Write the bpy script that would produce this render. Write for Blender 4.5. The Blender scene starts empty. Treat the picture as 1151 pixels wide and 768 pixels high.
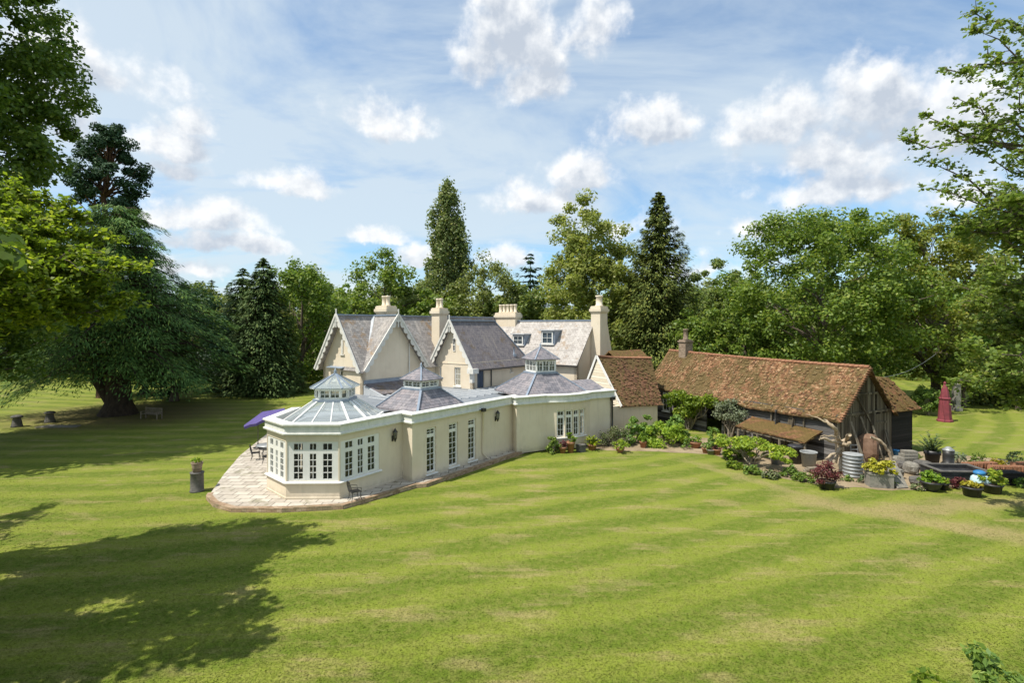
import bpy, math, random
import numpy as np
from mathutils import Vector
R = math.radians
S = bpy.context.scene
COL = S.collection
# ------------------------------------------------------------------ camera, sky, sun, exposure
CH, FPX, CX, HY = 8.5, 600.0, 575.5, 366.0      # eye height (m), focal length and horizon in photo pixels
cam_d = bpy.data.cameras.new('camera'); cam = bpy.data.objects.new('camera', cam_d); COL.objects.link(cam)
cam.location = (0, 0, CH); cam.rotation_euler = (R(90), 0, 0)
cam_d.sensor_width = 36; cam_d.lens = FPX / 1151 * 36; cam_d.shift_y = (HY - 384) / 1151
cam_d.clip_start = 0.1; cam_d.clip_end = 5000
S.camera = cam
SUN_EL = R(60); SUN_AZ = math.atan2(-.90, -.43)
sd = Vector((math.sin(SUN_AZ) * math.cos(SUN_EL), math.cos(SUN_AZ) * math.cos(SUN_EL), math.sin(SUN_EL)))
sl = bpy.data.lights.new('sun', 'SUN'); sl.energy = 4.3; sl.angle = R(.55); sl.color = (1, .95, .86)
so = bpy.data.objects.new('sun', sl); COL.objects.link(so); so.rotation_euler = sd.to_track_quat('Z', 'Y').to_euler()
so.location = (0, 0, 80)
S.view_settings.view_transform = 'Standard'; S.view_settings.look = 'None'; S.view_settings.gamma = 1
S.view_settings.exposure = 0.5
S.view_settings.use_curve_mapping = False
S.cycles.max_bounces = 6; S.cycles.transparent_max_bounces = 12; S.cycles.diffuse_bounces = 4
S.cycles.use_denoising = True

class NT:
    """small node-tree writer"""
    def __init__(s, tree): s.t = tree; tree.nodes.clear()
    def n(s, typ, ins=None, **kw):
        nd = s.t.nodes.new('ShaderNode' + typ)
        for k, v in kw.items(): setattr(nd, k, v)
        for k, v in (ins or {}).items():
            if isinstance(v, bpy.types.NodeSocket): s.t.links.new(v, nd.inputs[k])
            elif v is not None: nd.inputs[k].default_value = v
        return nd
    def m(s, op, a, b=0.0, c=0.0, clamp=False):
        return s.n('Math', {0: a, 1: b, 2: c}, operation=op, use_clamp=clamp).outputs[0]
    def vm(s, op, a, b=None, scale=None):
        d = {0: a}
        if b is not None: d[1] = b
        nd = s.n('VectorMath', d, operation=op)
        if scale is not None: nd.inputs['Scale'].default_value = scale
        return nd.outputs['Value'] if op in ('LENGTH', 'DOT_PRODUCT') else nd.outputs[0]
    def ss(s, x, lo, hi, a=0.0, b=1.0):
        return s.n('MapRange', {0: x, 1: lo, 2: hi, 3: a, 4: b}, interpolation_type='SMOOTHSTEP').outputs[0]
    def mix(s, f, a, b, blend='MIX'):
        nd = s.t.nodes.new('ShaderNodeMix'); nd.data_type = 'RGBA'; nd.blend_type = blend
        for i, v in ((0, f), (6, a), (7, b)):
            if isinstance(v, bpy.types.NodeSocket): s.t.links.new(v, nd.inputs[i])
            else: nd.inputs[i].default_value = v if i == 0 else (*v[:3], 1)
        return nd.outputs[2]
    def noise(s, vec, scale, detail=4, rough=.55, dist=0.0):
        return s.n('TexNoise', {'Vector': vec, 'Scale': scale, 'Detail': detail, 'Roughness': rough, 'Distortion': dist}).outputs[0]

def px_dir(u, v):
    x, z = (u - CX) / FPX, (HY - v) / FPX
    return math.atan2(x, 1), math.atan2(z, math.hypot(x, 1))

W = bpy.data.worlds.new('World'); S.world = W; W.use_nodes = True
t = NT(W.node_tree)
sky = t.n('TexSky', sky_type='NISHITA', sun_disc=False, sun_elevation=SUN_EL, sun_rotation=SUN_AZ, altitude=50, air_density=1.0, dust_density=.8, ozone_density=1.6)
tc = t.n('TexCoord').outputs['Generated']
sx = t.n('SeparateXYZ', {0: tc}); X, Y, Z = sx.outputs
az = t.m('ARCTAN2', X, Y); el = t.m('ARCSINE', Z)
ang = t.n('CombineXYZ', {0: az, 1: el, 2: 0.0}).outputs[0]
# warp the sky angles so that the cloud outlines billow
w1 = t.n('TexNoise', {'Vector': ang, 'Scale': 9.0, 'Detail': 5.0, 'Roughness': .6})
w2 = t.vm('SCALE', t.vm('SUBTRACT', w1.outputs['Color'], (.5, .5, .5)), scale=.085)
angw = t.vm('ADD', ang, w2)
CUMULUS = [  # photo position, half width, half height (px), strength
    (225, 238, 80, 26, 1.0), (262, 270, 78, 14, .75), (330, 203, 58, 18, .8), (432, 130, 62, 24, .85), (575, 40, 62, 62, 1.0),
    (600, 92, 42, 30, .8), (662, 22, 40, 36, .8), (735, 138, 55, 30, .9), (655, 186, 50, 26, .95), (606, 220, 60, 24, .9),
    (420, 268, 34, 12, .8), (190, 152, 62, 26, .9), (215, 135, 34, 22, .7), (195, 182, 36, 14, .7), (852, 256, 36, 18, .9),
    (985, 105, 80, 42, 1.0), (880, 135, 85, 36, .9), (1060, 120, 90, 50, .9), (930, 200, 75, 26, .8), (565, 288, 50, 20, .8),
    (60, 110, 60, 60, .8), (480, 290, 40, 14, .7), (690, 250, 60, 20, .6), (60, 40, 70, 30, .7), (380, 330, 90, 16, .6), (800, 300, 90, 16, .6),
    (215, 300, 60, 12, .6), (965, 150, 150, 52, .72), (1010, 195, 110, 30, .62), (120, 70, 90, 40, .6), (1090, 210, 80, 26, .6)]
def cumulus(vec):
    M = None
    for (u, v, hw, hh, st) in CUMULUS:
        a0, e0 = px_dir(u, v + hh * .35)
        ca = math.cos(a0); sa, se = hw * 1.12 / FPX * ca * ca, hh * 1.25 / FPX * ca
        q = t.vm('MULTIPLY', t.vm('SUBTRACT', vec, (a0, e0, 0)), (1 / sa, 1 / se, 0))
        q = t.vm('MAXIMUM', q, t.vm('MULTIPLY', q, (-1, -2.3, 0)))      # flat bases, billowing tops
        g = t.m('MULTIPLY', t.m('SUBTRACT', 1.2, t.vm('LENGTH', q)), st)
        M = g if M is None else t.m('MAXIMUM', M, g)
    return M
nb = t.noise(angw, 2.6, 5, .6)
behind = t.ss(Y, .35, .05)
M = t.m('MAXIMUM', cumulus(angw), t.m('SUBTRACT', t.m('MULTIPLY', t.m('SUBTRACT', nb, .52), 6.0), t.m('MULTIPLY', t.m('SUBTRACT', 1.0, behind), 2.2)))
Mu = cumulus(t.vm('ADD', angw, (-.006, .034, 0)))
n1 = t.noise(ang, 12.0, 8, .58)
n1b = t.noise(t.vm('ADD', ang, (-.012, .02, 0)), 12.0, 8, .58)
dens = t.ss(t.m('ADD', M, t.m('MULTIPLY', t.m('SUBTRACT', n1, .5), 2.0)), .06, .70)
# high thin veil: streaks on a plane far above
pz = t.m('ADD', t.m('MAXIMUM', Z, 0.0), .22)
pl = t.n('CombineXYZ', {0: t.m('DIVIDE', X, pz), 1: t.m('DIVIDE', Y, pz), 2: 0.0}).outputs[0]
mp = t.n('Mapping', {'Vector': pl, 'Rotation': (0, 0, R(-35)), 'Scale': (.6, 1.0, 1.0)}).outputs[0]
ci = t.noise(mp, 1.5, 7, .6, .9)
ci2 = t.noise(pl, .7, 3, .5)
veil = t.m('MULTIPLY', t.ss(t.m('ADD', ci, t.m('MULTIPLY', ci2, .5)), .47, .90), .72)
veil = t.m('ADD', veil, .05)
# broad bright veil in the west half of the view
leftv = t.ss(az, .12, -.45)
veil = t.m('MINIMUM', t.m('ADD', veil, t.m('MULTIPLY', leftv, t.ss(t.m('ADD', ci2, t.m('MULTIPLY', ci, .4)), .45, .9, .08, .46))), .80)
CL = 0.125
lit = t.m('ADD', .80, t.m('MULTIPLY', t.m('SUBTRACT', n1, n1b), 2.0))
lit = t.m('SUBTRACT', lit, t.m('MULTIPLY', t.ss(t.m('ADD', Mu, t.m('MULTIPLY', t.m('SUBTRACT', n1b, .5), 1.2)), .1, .85), .58))
lit = t.m('MINIMUM', t.m('MAXIMUM', lit, .12), .95)
ccol = t.mix(lit, (2.9, 3.3, 3.9), (6.2, 6.25, 6.25))
skyc = t.mix(1.0, sky.outputs[0], (.62, .90, 1.04), 'MULTIPLY')
c1 = t.mix(veil, skyc, (4.25, 4.8, 5.15))
c2 = t.mix(t.m('MULTIPLY', dens, .95), c1, ccol)
bg = t.n('Background', {'Color': c2, 'Strength': CL})
out = t.n('OutputWorld', {'Surface': bg.outputs[0]})
W.cycles.sampling_method = 'MANUAL'; W.cycles.sample_map_resolution = 512

# ------------------------------------------------------------------ helpers
def gx(u, d): return (u - CX) / FPX * d
def gz(v, d): return CH - (v - HY) / FPX * d
def gp(u, v, z=0.0):
    """ground point seen at a photo position"""
    d = (CH - z) * FPX / (v - HY)
    return Vector((gx(u, d), d, z))
def at(u, v, d): return Vector((gx(u, d), d, gz(v, d)))

ORG = {}
def tag(o, label=None, cat=None, group=None, kind=None):
    if label: o['label'] = label
    if cat: o['category'] = cat
    if group: o['group'] = group
    if kind: o['kind'] = kind
    return o
def thing(name, label, cat, loc=(0, 0, 0), group=None):
    o = bpy.data.objects.new(name, None); COL.objects.link(o); o.empty_display_size = .2
    o.location = loc; ORG[o.name] = Vector(loc)
    return tag(o, label, cat, group)
def link(name, me, mat, parent=None, origin=None):
    o = bpy.data.objects.new(name, me); COL.objects.link(o)
    if mat is not None:
        for m_ in (mat if isinstance(mat, (list, tuple)) else [mat]): me.materials.append(m_)
    if parent is not None:
        o.parent = parent
    if origin is not None and parent is None: o.location = origin
    ORG[o.name] = ORG[parent.name] if parent is not None else Vector(origin or (0, 0, 0))
    return o
def copy_thing(o, loc, label=None, rz=None, sc=None, parent=None):
    c = o.copy(); COL.objects.link(c)
    if parent is not None: c.parent = parent
    else:
        c.location = loc; ORG[c.name] = Vector(loc)
        if rz is not None: c.rotation_euler = (0, 0, rz)
        if sc is not None: c.scale = sc if isinstance(sc, (tuple, list)) else (sc, sc, sc)
        if label: c['label'] = label
    for ch in list(o.children): copy_thing(ch, None, parent=c)
    return c

class MB:
    def __init__(s): s.v = []; s.f = []; s.mi = []; s.cur = 0; s.sm = []; s.smooth = False
    def add(s, vs, fs):
        b = len(s.v); s.v += [tuple(p) for p in vs]
        for f in fs: s.f.append([b + i for i in f]); s.mi.append(s.cur); s.sm.append(s.smooth)
    def poly(s, pts): s.add(pts, [list(range(len(pts)))])
    def hexa(s, b, tp):
        n = len(b)
        s.add(list(b) + list(tp), [list(range(n))[::-1], list(range(n, 2 * n))] + [[i, (i + 1) % n, n + (i + 1) % n, n + i] for i in range(n)])
    def box(s, c, d, rz=0.0, tilt=None):
        hx, hy, hz = d[0] / 2, d[1] / 2, d[2] / 2
        ps = [Vector((x, y, z)) for z in (-hz, hz) for x, y in ((-hx, -hy), (hx, -hy), (hx, hy), (-hx, hy))]
        if tilt is not None:
            ps = [tilt @ p for p in ps]
        ca, sa = math.cos(rz), math.sin(rz)
        ps = [Vector((c[0] + p.x * ca - p.y * sa, c[1] + p.x * sa + p.y * ca, c[2] + p.z)) for p in ps]
        s.hexa(ps[:4], ps[4:])
    def prism(s, pts2, z0, z1): s.hexa([(p[0], p[1], z0) for p in pts2], [(p[0], p[1], z1) for p in pts2])
    def slab(s, pts, n, th):
        """polygon thickened along -n"""
        n = Vector(n).normalized(); s.hexa([Vector(p) - n * th for p in pts], [Vector(p) for p in pts])
    def bar(s, a, b, w, h=None, up=(0, 0, 1)):
        a, b = Vector(a), Vector(b); h = w if h is None else h
        d = (b - a).normalized(); u = Vector(up)
        if abs(d.dot(u)) > .95: u = Vector((1, 0, 0))
        x = d.cross(u).normalized(); y = x.cross(d)
        q = [(-1, -1), (1, -1), (1, 1), (-1, 1)]
        s.hexa([a + x * i * w / 2 + y * j * h / 2 for i, j in q], [b + x * i * w / 2 + y * j * h / 2 for i, j in q])
    def tube(s, pts, rad, n=8, cap=True):
        pts = [Vector(p) for p in pts]; rings = []
        if not isinstance(rad, (list, tuple)): rad = [rad] * len(pts)
        for i, p in enumerate(pts):
            d = (pts[min(i + 1, len(pts) - 1)] - pts[max(i - 1, 0)]).normalized()
            u = Vector((0, 0, 1)) if abs(d.z) < .9 else Vector((1, 0, 0))
            x = d.cross(u).normalized(); y = d.cross(x)
            rings.append([p + (x * math.cos(k * 2 * math.pi / n) + y * math.sin(k * 2 * math.pi / n)) * rad[i] for k in range(n)])
        vs = [q for r_ in rings for q in r_]
        fs = [[i * n + k, i * n + (k + 1) % n, (i + 1) * n + (k + 1) % n, (i + 1) * n + k] for i in range(len(pts) - 1) for k in range(n)]
        if cap: fs += [list(range(n)), [(len(pts) - 1) * n + k for k in range(n)][::-1]]
        o = s.smooth; s.smooth = True; s.add(vs, fs); s.smooth = o
    def lathe(s, c, prof, n=20, sq=None):
        c = Vector(c); vs = []; fs = []
        for r_, z in prof:
            for k in range(n):
                a = k * 2 * math.pi / n
                vs.append(c + Vector((r_ * math.cos(a), r_ * math.sin(a), z)))
        m_ = len(prof)
        for i in range(m_ - 1):
            for k in range(n): fs.append([i * n + k, i * n + (k + 1) % n, (i + 1) * n + (k + 1) % n, (i + 1) * n + k])
        fs += [list(range(n))[::-1], [(m_ - 1) * n + k for k in range(n)]]
        o = s.smooth; s.smooth = n > 8; s.add(vs, fs); s.smooth = o
    def sweep(s, line, prof, closed=False):
        """profile of (outward, z) along a plan polyline, mitred; outward is to the right"""
        L = [Vector((p[0], p[1])) for p in line]; n = len(L); rings = []
        for i in range(n):
            pr = L[i - 1] if (i > 0 or closed) else None
            nx = L[(i + 1) % n] if (i < n - 1 or closed) else None
            ns = []
            if pr is not None: d = (L[i] - pr).normalized(); ns.append(Vector((d.y, -d.x)))
            if nx is not None: d = (nx - L[i]).normalized(); ns.append(Vector((d.y, -d.x)))
            if len(ns) == 2:
                m_ = (ns[0] + ns[1]).normalized(); m_ = m_ / max(.3, m_.dot(ns[0]))
            else: m_ = ns[0]
            rings.append([Vector((L[i].x + m_.x * o, L[i].y + m_.y * o, z)) for o, z in prof])
        k = len(prof); vs = [q for r_ in rings for q in r_]
        rr = range(n if closed else n - 1)
        fs = [[i * k + j, ((i + 1) % n) * k + j, ((i + 1) % n) * k + (j + 1) % k, i * k + (j + 1) % k] for i in rr for j in range(k)]
        if not closed: fs += [list(range(k))[::-1], [(n - 1) * k + j for j in range(k)]]
        s.add(vs, fs)
    def wall(s, p0, p1, z0, z1, ops=(), th=.28):
        """wall sheet with real openings; outer face on the line, right side of p0->p1 is outside"""
        p0, p1 = Vector(p0[:2]), Vector(p1[:2]); L = (p1 - p0).length; tt = (p1 - p0) / L; n = Vector((tt.y, -tt.x))
        def P(a, z, dep): q = p0 + tt * a - n * dep; return (q.x, q.y, z)
        xs = sorted({0, L, *[o[0] for o in ops], *[o[1] for o in ops]}); zs = sorted({z0, z1, *[o[2] for o in ops], *[o[3] for o in ops]})
        for i in range(len(xs) - 1):
            for j in range(len(zs) - 1):
                cx, cz = (xs[i] + xs[i + 1]) / 2, (zs[j] + zs[j + 1]) / 2
                if any(o[0] < cx < o[1] and o[2] < cz < o[3] for o in ops): continue
                a, b, c, d = xs[i], xs[i + 1], zs[j], zs[j + 1]
                s.poly([P(a, c, 0), P(b, c, 0), P(b, d, 0), P(a, d, 0)]); s.poly([P(a, d, th), P(b, d, th), P(b, c, th), P(a, c, th)])
        for (a, b, c, d) in list(ops):
            s.poly([P(a, c, 0), P(a, d, 0), P(a, d, th), P(a, c, th)]); s.poly([P(b, c, 0), P(b, c, th), P(b, d, th), P(b, d, 0)])
            s.poly([P(a, d, 0), P(b, d, 0), P(b, d, th), P(a, d, th)]); s.poly([P(a, c, 0), P(a, c, th), P(b, c, th), P(b, c, 0)])
        s.poly([P(0, z0, 0), P(0, z1, 0), P(0, z1, th), P(0, z0, th)]); s.poly([P(L, z0, 0), P(L, z0, th), P(L, z1, th), P(L, z1, 0)])
        s.poly([P(0, z1, 0), P(L, z1, 0), P(L, z1, th), P(0, z1, th)])
    def mesh(s, name, org):
        me = bpy.data.meshes.new(name)
        V = np.array(s.v, dtype=np.float64).reshape(-1, 3) - np.array(org)[None, :]
        me.from_pydata([tuple(p) for p in V], [], s.f)
        me.polygons.foreach_set('material_index', s.mi); me.polygons.foreach_set('use_smooth', s.sm)
        # unwrap every face in metres: u level, v up the slope
        uv = me.uv_layers.new(name='UVMap'); buf = np.zeros((len(me.loops), 2), dtype=np.float32)
        for p in me.polygons:
            n = p.normal
            tx = Vector((0, 0, 1)).cross(n)
            if tx.length < .05: tx = Vector((1, 0, 0))
            tx.normalize()
            if tx.x < -.001 or (abs(tx.x) < .001 and tx.y < 0): tx = -tx
            sy = n.cross(tx)
            if sy.z < 0: sy = -sy
            for li in p.loop_indices:
                q = me.vertices[me.loops[li].vertex_index].co
                buf[li] = (q.dot(tx), q.dot(sy))
        uv.data.foreach_set('uv', buf.ravel()); me.update()
        return me
    def build(s, name, mat, parent=None, origin=None, **kw):
        org = ORG[parent.name] if parent is not None else Vector(origin or (0, 0, 0))
        o = link(name, s.mesh(name, org), mat, parent, org if parent is None else None)
        tag(o, **kw); return o

class Frame:
    def __init__(s, o, ang):
        s.o = Vector(o); s.A = Vector((math.sin(ang), math.cos(ang), 0)); s.B = Vector((-math.cos(ang), math.sin(ang), 0)); s.rz = math.pi / 2 - ang
    def __call__(s, a, b, z=0): return s.o + s.A * a + s.B * b + Vector((0, 0, z))
    def box(s, mb, a0, a1, b0, b1, z0, z1):
        mb.hexa([s(a0, b0, z0), s(a1, b0, z0), s(a1, b1, z0), s(a0, b1, z0)], [s(a0, b0, z1), s(a1, b0, z1), s(a1, b1, z1), s(a0, b1, z1)])

# ------------------------------------------------------------------ materials
MATS = {}
def new_mat(name):
    m_ = bpy.data.materials.new(name); m_.use_nodes = True; MATS[name] = m_
    return m_, NT(m_.node_tree)
def finish(t, col, rough=.7, bump=None, bs=.3, bd=.02, spec=.3, metal=0.0):
    p = t.n('BsdfPrincipled', {'Base Color': col if isinstance(col, bpy.types.NodeSocket) else (*col, 1), 'Roughness': rough, 'Metallic': metal, 'Specular IOR Level': spec})
    if bump is not None:
        b = t.n('Bump', {'Height': bump, 'Strength': bs, 'Distance': bd}); t.t.links.new(b.outputs[0], p.inputs['Normal'])
    t.n('OutputMaterial', {'Surface': p.outputs[0]})
def simple(name, c1, c2, scale=3.0, rough=.7, c3=None, bs=.2, fine=40.0, spec=.3, metal=0.0, stretch=(1, 1, 1)):
    m_, t = new_mat(name)
    v = t.n('Mapping', {'Vector': t.n('TexCoord').outputs['Object'], 'Scale': stretch}).outputs[0]
    a = t.noise(v, scale, 6, .6)
    col = t.mix(t.ss(a, .32, .68), c1, c2)
    f = t.noise(v, fine, 3, .6)
    if c3: col = t.mix(t.ss(t.noise(v, scale * 2.7, 5, .65), .56, .72), col, c3)
    col = t.mix(t.m('MULTIPLY', t.ss(f, .3, .7), .25), col, tuple(x * .7 for x in c1))
    finish(t, col, rough, f, bs, .01, spec, metal)
    return m_
def tiles(name, cs, roww, rowh, moss=None, mossamt=.5, streak=None, bs=.6, rough=.8, seed=0.0, lich=None):
    m_, t = new_mat(name)
    uv = t.n('TexCoord').outputs['UV']
    uv = t.vm('ADD', uv, (seed, seed * .37, 0))
    br = t.n('TexBrick', {'Vector': uv, 'Color1': (0, 0, 0, 1), 'Color2': (1, 1, 1, 1), 'Mortar': (.5, .5, .5, 1), 'Scale': 1.0, 'Mortar Size': rowh * .05,
                          'Mortar Smooth': .3, 'Brick Width': roww, 'Row Height': rowh, 'Bias': 0.0}, offset=.5)
    ran = br.outputs['Color']; mor = br.outputs['Fac']
    nz = t.m('ADD', t.m('MULTIPLY', t.noise(uv, .6, 3, .6), .5), t.m('MULTIPLY', t.ss(t.noise(uv, 3.2, 5, .7), .3, .7), .5))
    k = t.m('ADD', t.m('MULTIPLY', ran, .55), t.m('MULTIPLY', nz, .6))
    rp = t.n('ValToRGB', {'Fac': k}); e = rp.color_ramp
    e.elements[0].position = .2; e.elements[0].color = (*cs[0], 1); e.elements[1].position = .9; e.elements[1].color = (*cs[-1], 1)
    for i, c in enumerate(cs[1:-1]):
        x = e.elements.new(.2 + .7 * (i + 1) / (len(cs) - 1)); x.color = (*c, 1)
    col = rp.outputs[0]
    if streak:
        st = t.noise(t.n('Mapping', {'Vector': uv, 'Scale': (2.2, .22, 1)}).outputs[0], 1.6, 6, .65)
        col = t.mix(t.ss(st, .5, .68, 0, .75), col, streak)
    if moss:
        ms = t.noise(uv, 1.5, 7, .68); ms2 = t.noise(uv, .35, 3, .5)
        f = t.ss(t.m('ADD', ms, t.m('MULTIPLY', ms2, .7)), 1.02 - mossamt * .4, 1.15 - mossamt * .3)
        col = t.mix(t.m('MULTIPLY', f, .85), col, moss)
    if lich:
        col = t.mix(t.ss(t.noise(uv, 5.5, 3, .5), .63, .70, 0, .8), col, lich)
    col = t.mix(t.m('MULTIPLY', mor, .75), col, tuple(x * .25 for x in cs[0]))
    # courses: each row overlaps the one below
    sv = t.n('SeparateXYZ', {0: uv}).outputs[1]
    saw = t.m('FRACT', t.m('DIVIDE', sv, rowh))
    h = t.m('ADD', t.m('MULTIPLY', t.m('SUBTRACT', 1.0, saw), .6), t.m('ADD', t.m('MULTIPLY', ran, .35), t.m('MULTIPLY', t.noise(uv, 14, 3), .5)))
    finish(t, col, rough, h, bs, .05, .25)
    return m_
def boards(name, cs, pitch, vertical=False, bs=.7, rough=.8, grain=(.5, 14)):
    m_, t = new_mat(name)
    uv = t.n('TexCoord').outputs['UV']
    su = t.n('SeparateXYZ', {0: uv}); a = su.outputs[0 if vertical else 1]
    q = t.m('DIVIDE', a, pitch); idx = t.m('FLOOR', q); fr = t.m('FRACT', q)
    wn = t.n('TexWhiteNoise', {'W': idx}, noise_dimensions='1D').outputs[0]
    sc = (grain[1], grain[0], 1) if vertical else (grain[0], grain[1], 1)
    g = t.noise(t.n('Mapping', {'Vector': uv, 'Scale': sc}).outputs[0], 1.5, 6, .65)
    k = t.m('ADD', t.m('MULTIPLY', wn, .5), t.m('MULTIPLY', g, .6))
    col = t.mix(t.ss(k, .25, .55), cs[0], cs[1]); col = t.mix(t.ss(k, .55, .85), col, cs[2])
    gap = t.ss(fr, .0, .09, 1, 0)
    col = t.mix(t.m('MULTIPLY', gap, .8), col, tuple(x * .2 for x in cs[0]))
    h = t.m('ADD', t.m('SUBTRACT', 1.0, fr) if not vertical else t.m('SUBTRACT', 1.0, gap), t.m('MULTIPLY', g, .4))
    finish(t, col, rough, h, bs, .03, .2)
    return m_
def leaf_mat(name, c1, c2, c3=None, trans=.28, rough=.5, spec=.35):
    m_, t = new_mat(name)
    rnd = t.n('NewGeometry').outputs['Random Per Island']
    orn = t.n('ObjectInfo').outputs['Random']
    pos = t.n('TexCoord').outputs['Object']
    k = t.m('ADD', t.m('MULTIPLY', rnd, .55), t.m('MULTIPLY', t.noise(pos, .55, 4, .6), .6))
    col = t.mix(t.ss(k, .22, .85), c1, c2)
    if c3: col = t.mix(t.ss(t.m('FRACT', t.m('MULTIPLY', rnd, 7.31)), .86, .93), col, c3)
    hs = t.n('HueSaturation', {'Hue': t.m('ADD', .488, t.m('MULTIPLY', orn, .024)), 'Saturation': 1.0, 'Value': t.m('ADD', .88, t.m('MULTIPLY', orn, .24)), 'Color': col})
    col = hs.outputs[0]
    p = t.n('BsdfPrincipled', {'Base Color': col, 'Roughness': rough, 'Specular IOR Level': spec})
    tr = t.n('BsdfTranslucent', {'Color': t.mix(.5, col, t.mix(1.0, col, (1.5, 1.6, .6), 'MULTIPLY'))})
    mx = t.n('MixShader', {0: trans, 1: p.outputs[0], 2: tr.outputs[0]})
    t.n('OutputMaterial', {'Surface': mx.outputs[0]})
    return m_
def glass(name, tint, op=.55, rough=.02, dc=(.10, .12, .13)):
    m_, t = new_mat(name)
    fr = t.m('POWER', t.n('LayerWeight', {'Blend': .5}).outputs['Facing'], 4.0)
    tr = t.n('BsdfTransparent', {'Color': (*tint, 1)}); gl = t.n('BsdfGlossy', {'Color': (1, 1, 1, 1), 'Roughness': rough})
    df = t.n('BsdfDiffuse', {'Color': (*dc, 1)})
    b = t.n('MixShader', {0: op, 1: tr.outputs[0], 2: df.outputs[0]})
    mx = t.n('MixShader', {0: t.m('ADD', t.m('MULTIPLY', fr, .75), .04), 1: b.outputs[0], 2: gl.outputs[0]})
    t.n('OutputMaterial', {'Surface': mx.outputs[0]})
    return m_

def render_wall():
    m_, t = new_mat('cream_render')
    ob = t.n('TexCoord').outputs['Object']
    col = t.mix(t.ss(t.noise(ob, .6, 6, .6), .35, .7), (.68, .58, .44), (.745, .65, .51))
    st = t.noise(t.n('Mapping', {'Vector': ob, 'Scale': (1.6, 1.6, .18)}).outputs[0], 2.2, 6, .65)
    col = t.mix(t.ss(st, .5, .78, 0, .5), col, (.52, .46, .36))
    wz = t.n('SeparateXYZ', {0: ob}).outputs[2]
    dirt = t.m('MULTIPLY', t.ss(t.m('ADD', wz, t.m('MULTIPLY', t.noise(ob, 2.5, 5, .7), -.9)), .15, -.35), .55)
    col = t.mix(dirt, col, (.36, .31, .22))
    col = t.mix(t.ss(t.noise(ob, 1.1, 3, .5), .6, .72, 0, .3), col, (.62, .54, .42))
    f = t.noise(ob, 30, 4, .6)
    col = t.mix(t.m('MULTIPLY', f, .12), col, (.45, .40, .32))
    finish(t, col, .85, f, .25, .008, .2)
    return m_
M_WALL = render_wall()
M_CORN = simple('cornice_paint', (.74, .73, .68), (.62, .63, .58), 1.8, .6, c3=(.48, .50, .40), bs=.1, stretch=(2, 2, .6))
M_WHITE = simple('white_paint', (.80, .79, .75), (.74, .73, .69), 2.5, .45, bs=.05)
M_BARGE = simple('weathered_white_paint', (.74, .72, .67), (.62, .60, .55), 2.5, .6, c3=(.5, .48, .4), bs=.1)
M_LEAD = simple('lead_sheet', (.20, .245, .31), (.27, .32, .39), 2.0, .5, bs=.1, spec=.5)
M_LEADP = simple('pale_lead', (.40, .42, .44), (.52, .53, .54), 1.4, .55, c3=(.33, .35, .37), bs=.1)
M_LEADF = simple('flat_lead', (.17, .19, .215), (.24, .26, .28), 1.2, .5, c3=(.30, .30, .29), bs=.15, spec=.5)
M_SLATE = tiles('purple_slate', [(.125, .117, .128), (.16, .146, .155), (.195, .172, .175), (.225, .20, .20)], .32, .19, moss=(.16, .12, .08), mossamt=.35, streak=(.30, .26, .23), bs=.35, rough=.65)
M_SLATEO = tiles('old_grey_slate', [(.20, .187, .18), (.25, .232, .22), (.305, .282, .265), (.355, .332, .315)], .34, .2, moss=(.30, .20, .11), mossamt=.32, streak=(.47, .42, .37), bs=.45, seed=3.1)
M_SLATEL = tiles('light_slate', [(.12, .117, .132), (.175, .166, .182), (.228, .212, .226), (.265, .23, .235)], .4, .21, streak=(.33, .30, .30), bs=.35, rough=.5, seed=7.7)
M_SLATEP = tiles('pale_streaked_slate', [(.30, .27, .25), (.36, .33, .30), (.42, .385, .355), (.47, .435, .40)], .36, .21, moss=(.33, .25, .18), mossamt=.25, streak=(.56, .52, .48), bs=.4, seed=9.3)
M_CLAY = tiles('clay_tile', [(.07, .036, .022), (.145, .068, .034), (.215, .105, .05), (.285, .155, .08), (.40, .26, .15)], .24, .15, moss=(.105, .08, .028), mossamt=.74, bs=.9, rough=.9, seed=1.3, lich=(.44, .345, .205))
M_CLAYM = tiles('mossy_clay_tile', [(.075, .038, .022), (.13, .062, .03), (.19, .09, .045), (.25, .13, .065)], .26, .16, moss=(.115, .082, .024), mossamt=.74, bs=.9, rough=.95, seed=5.1)
M_CLAYX = tiles('dark_mossy_tile', [(.065, .034, .022), (.12, .058, .032), (.17, .082, .045), (.22, .12, .07)], .26, .16, moss=(.10, .075, .026), mossamt=.74, bs=.9, rough=.95, seed=8.1)
M_BLKBD = boards('black_weatherboard', [(.026, .024, .022), (.095, .09, .085), (.22, .21, .205)], .2)
M_GREYBD = boards('grey_vertical_board', [(.055, .045, .032), (.15, .125, .09), (.27, .235, .175)], .17, True)
M_TAR = boards('tarred_board', [(.012, .011, .01), (.02, .018, .016), (.035, .03, .028)], .18)
M_WHTBD = boards('cream_weatherboard', [(.62, .54, .40), (.70, .62, .48), (.76, .69, .56)], .22, bs=.9)
M_BRICK = tiles('brick', [(.15, .07, .045), (.25, .12, .075), (.32, .16, .10), (.36, .22, .15)], .23, .075, moss=(.2, .17, .1), mossamt=.3, bs=.5, seed=2.2)
M_OLDBRICK = tiles('grey_brown_brick', [(.16, .12, .085), (.24, .18, .13), (.30, .23, .17)], .23, .075, bs=.5, seed=4.2)
M_PAVE = tiles('paving', [(.33, .29, .24), (.43, .38, .32), (.50, .45, .38), (.54, .49, .42)], .75, .55, moss=(.24, .22, .15), mossamt=.25, bs=.25, seed=6.6)
M_GLASS = glass('window_glass', (.62, .66, .66), .12)
M_GLASSR = glass('roof_glass', (.85, .90, .90), .32, .12, (.55, .59, .60))
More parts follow.
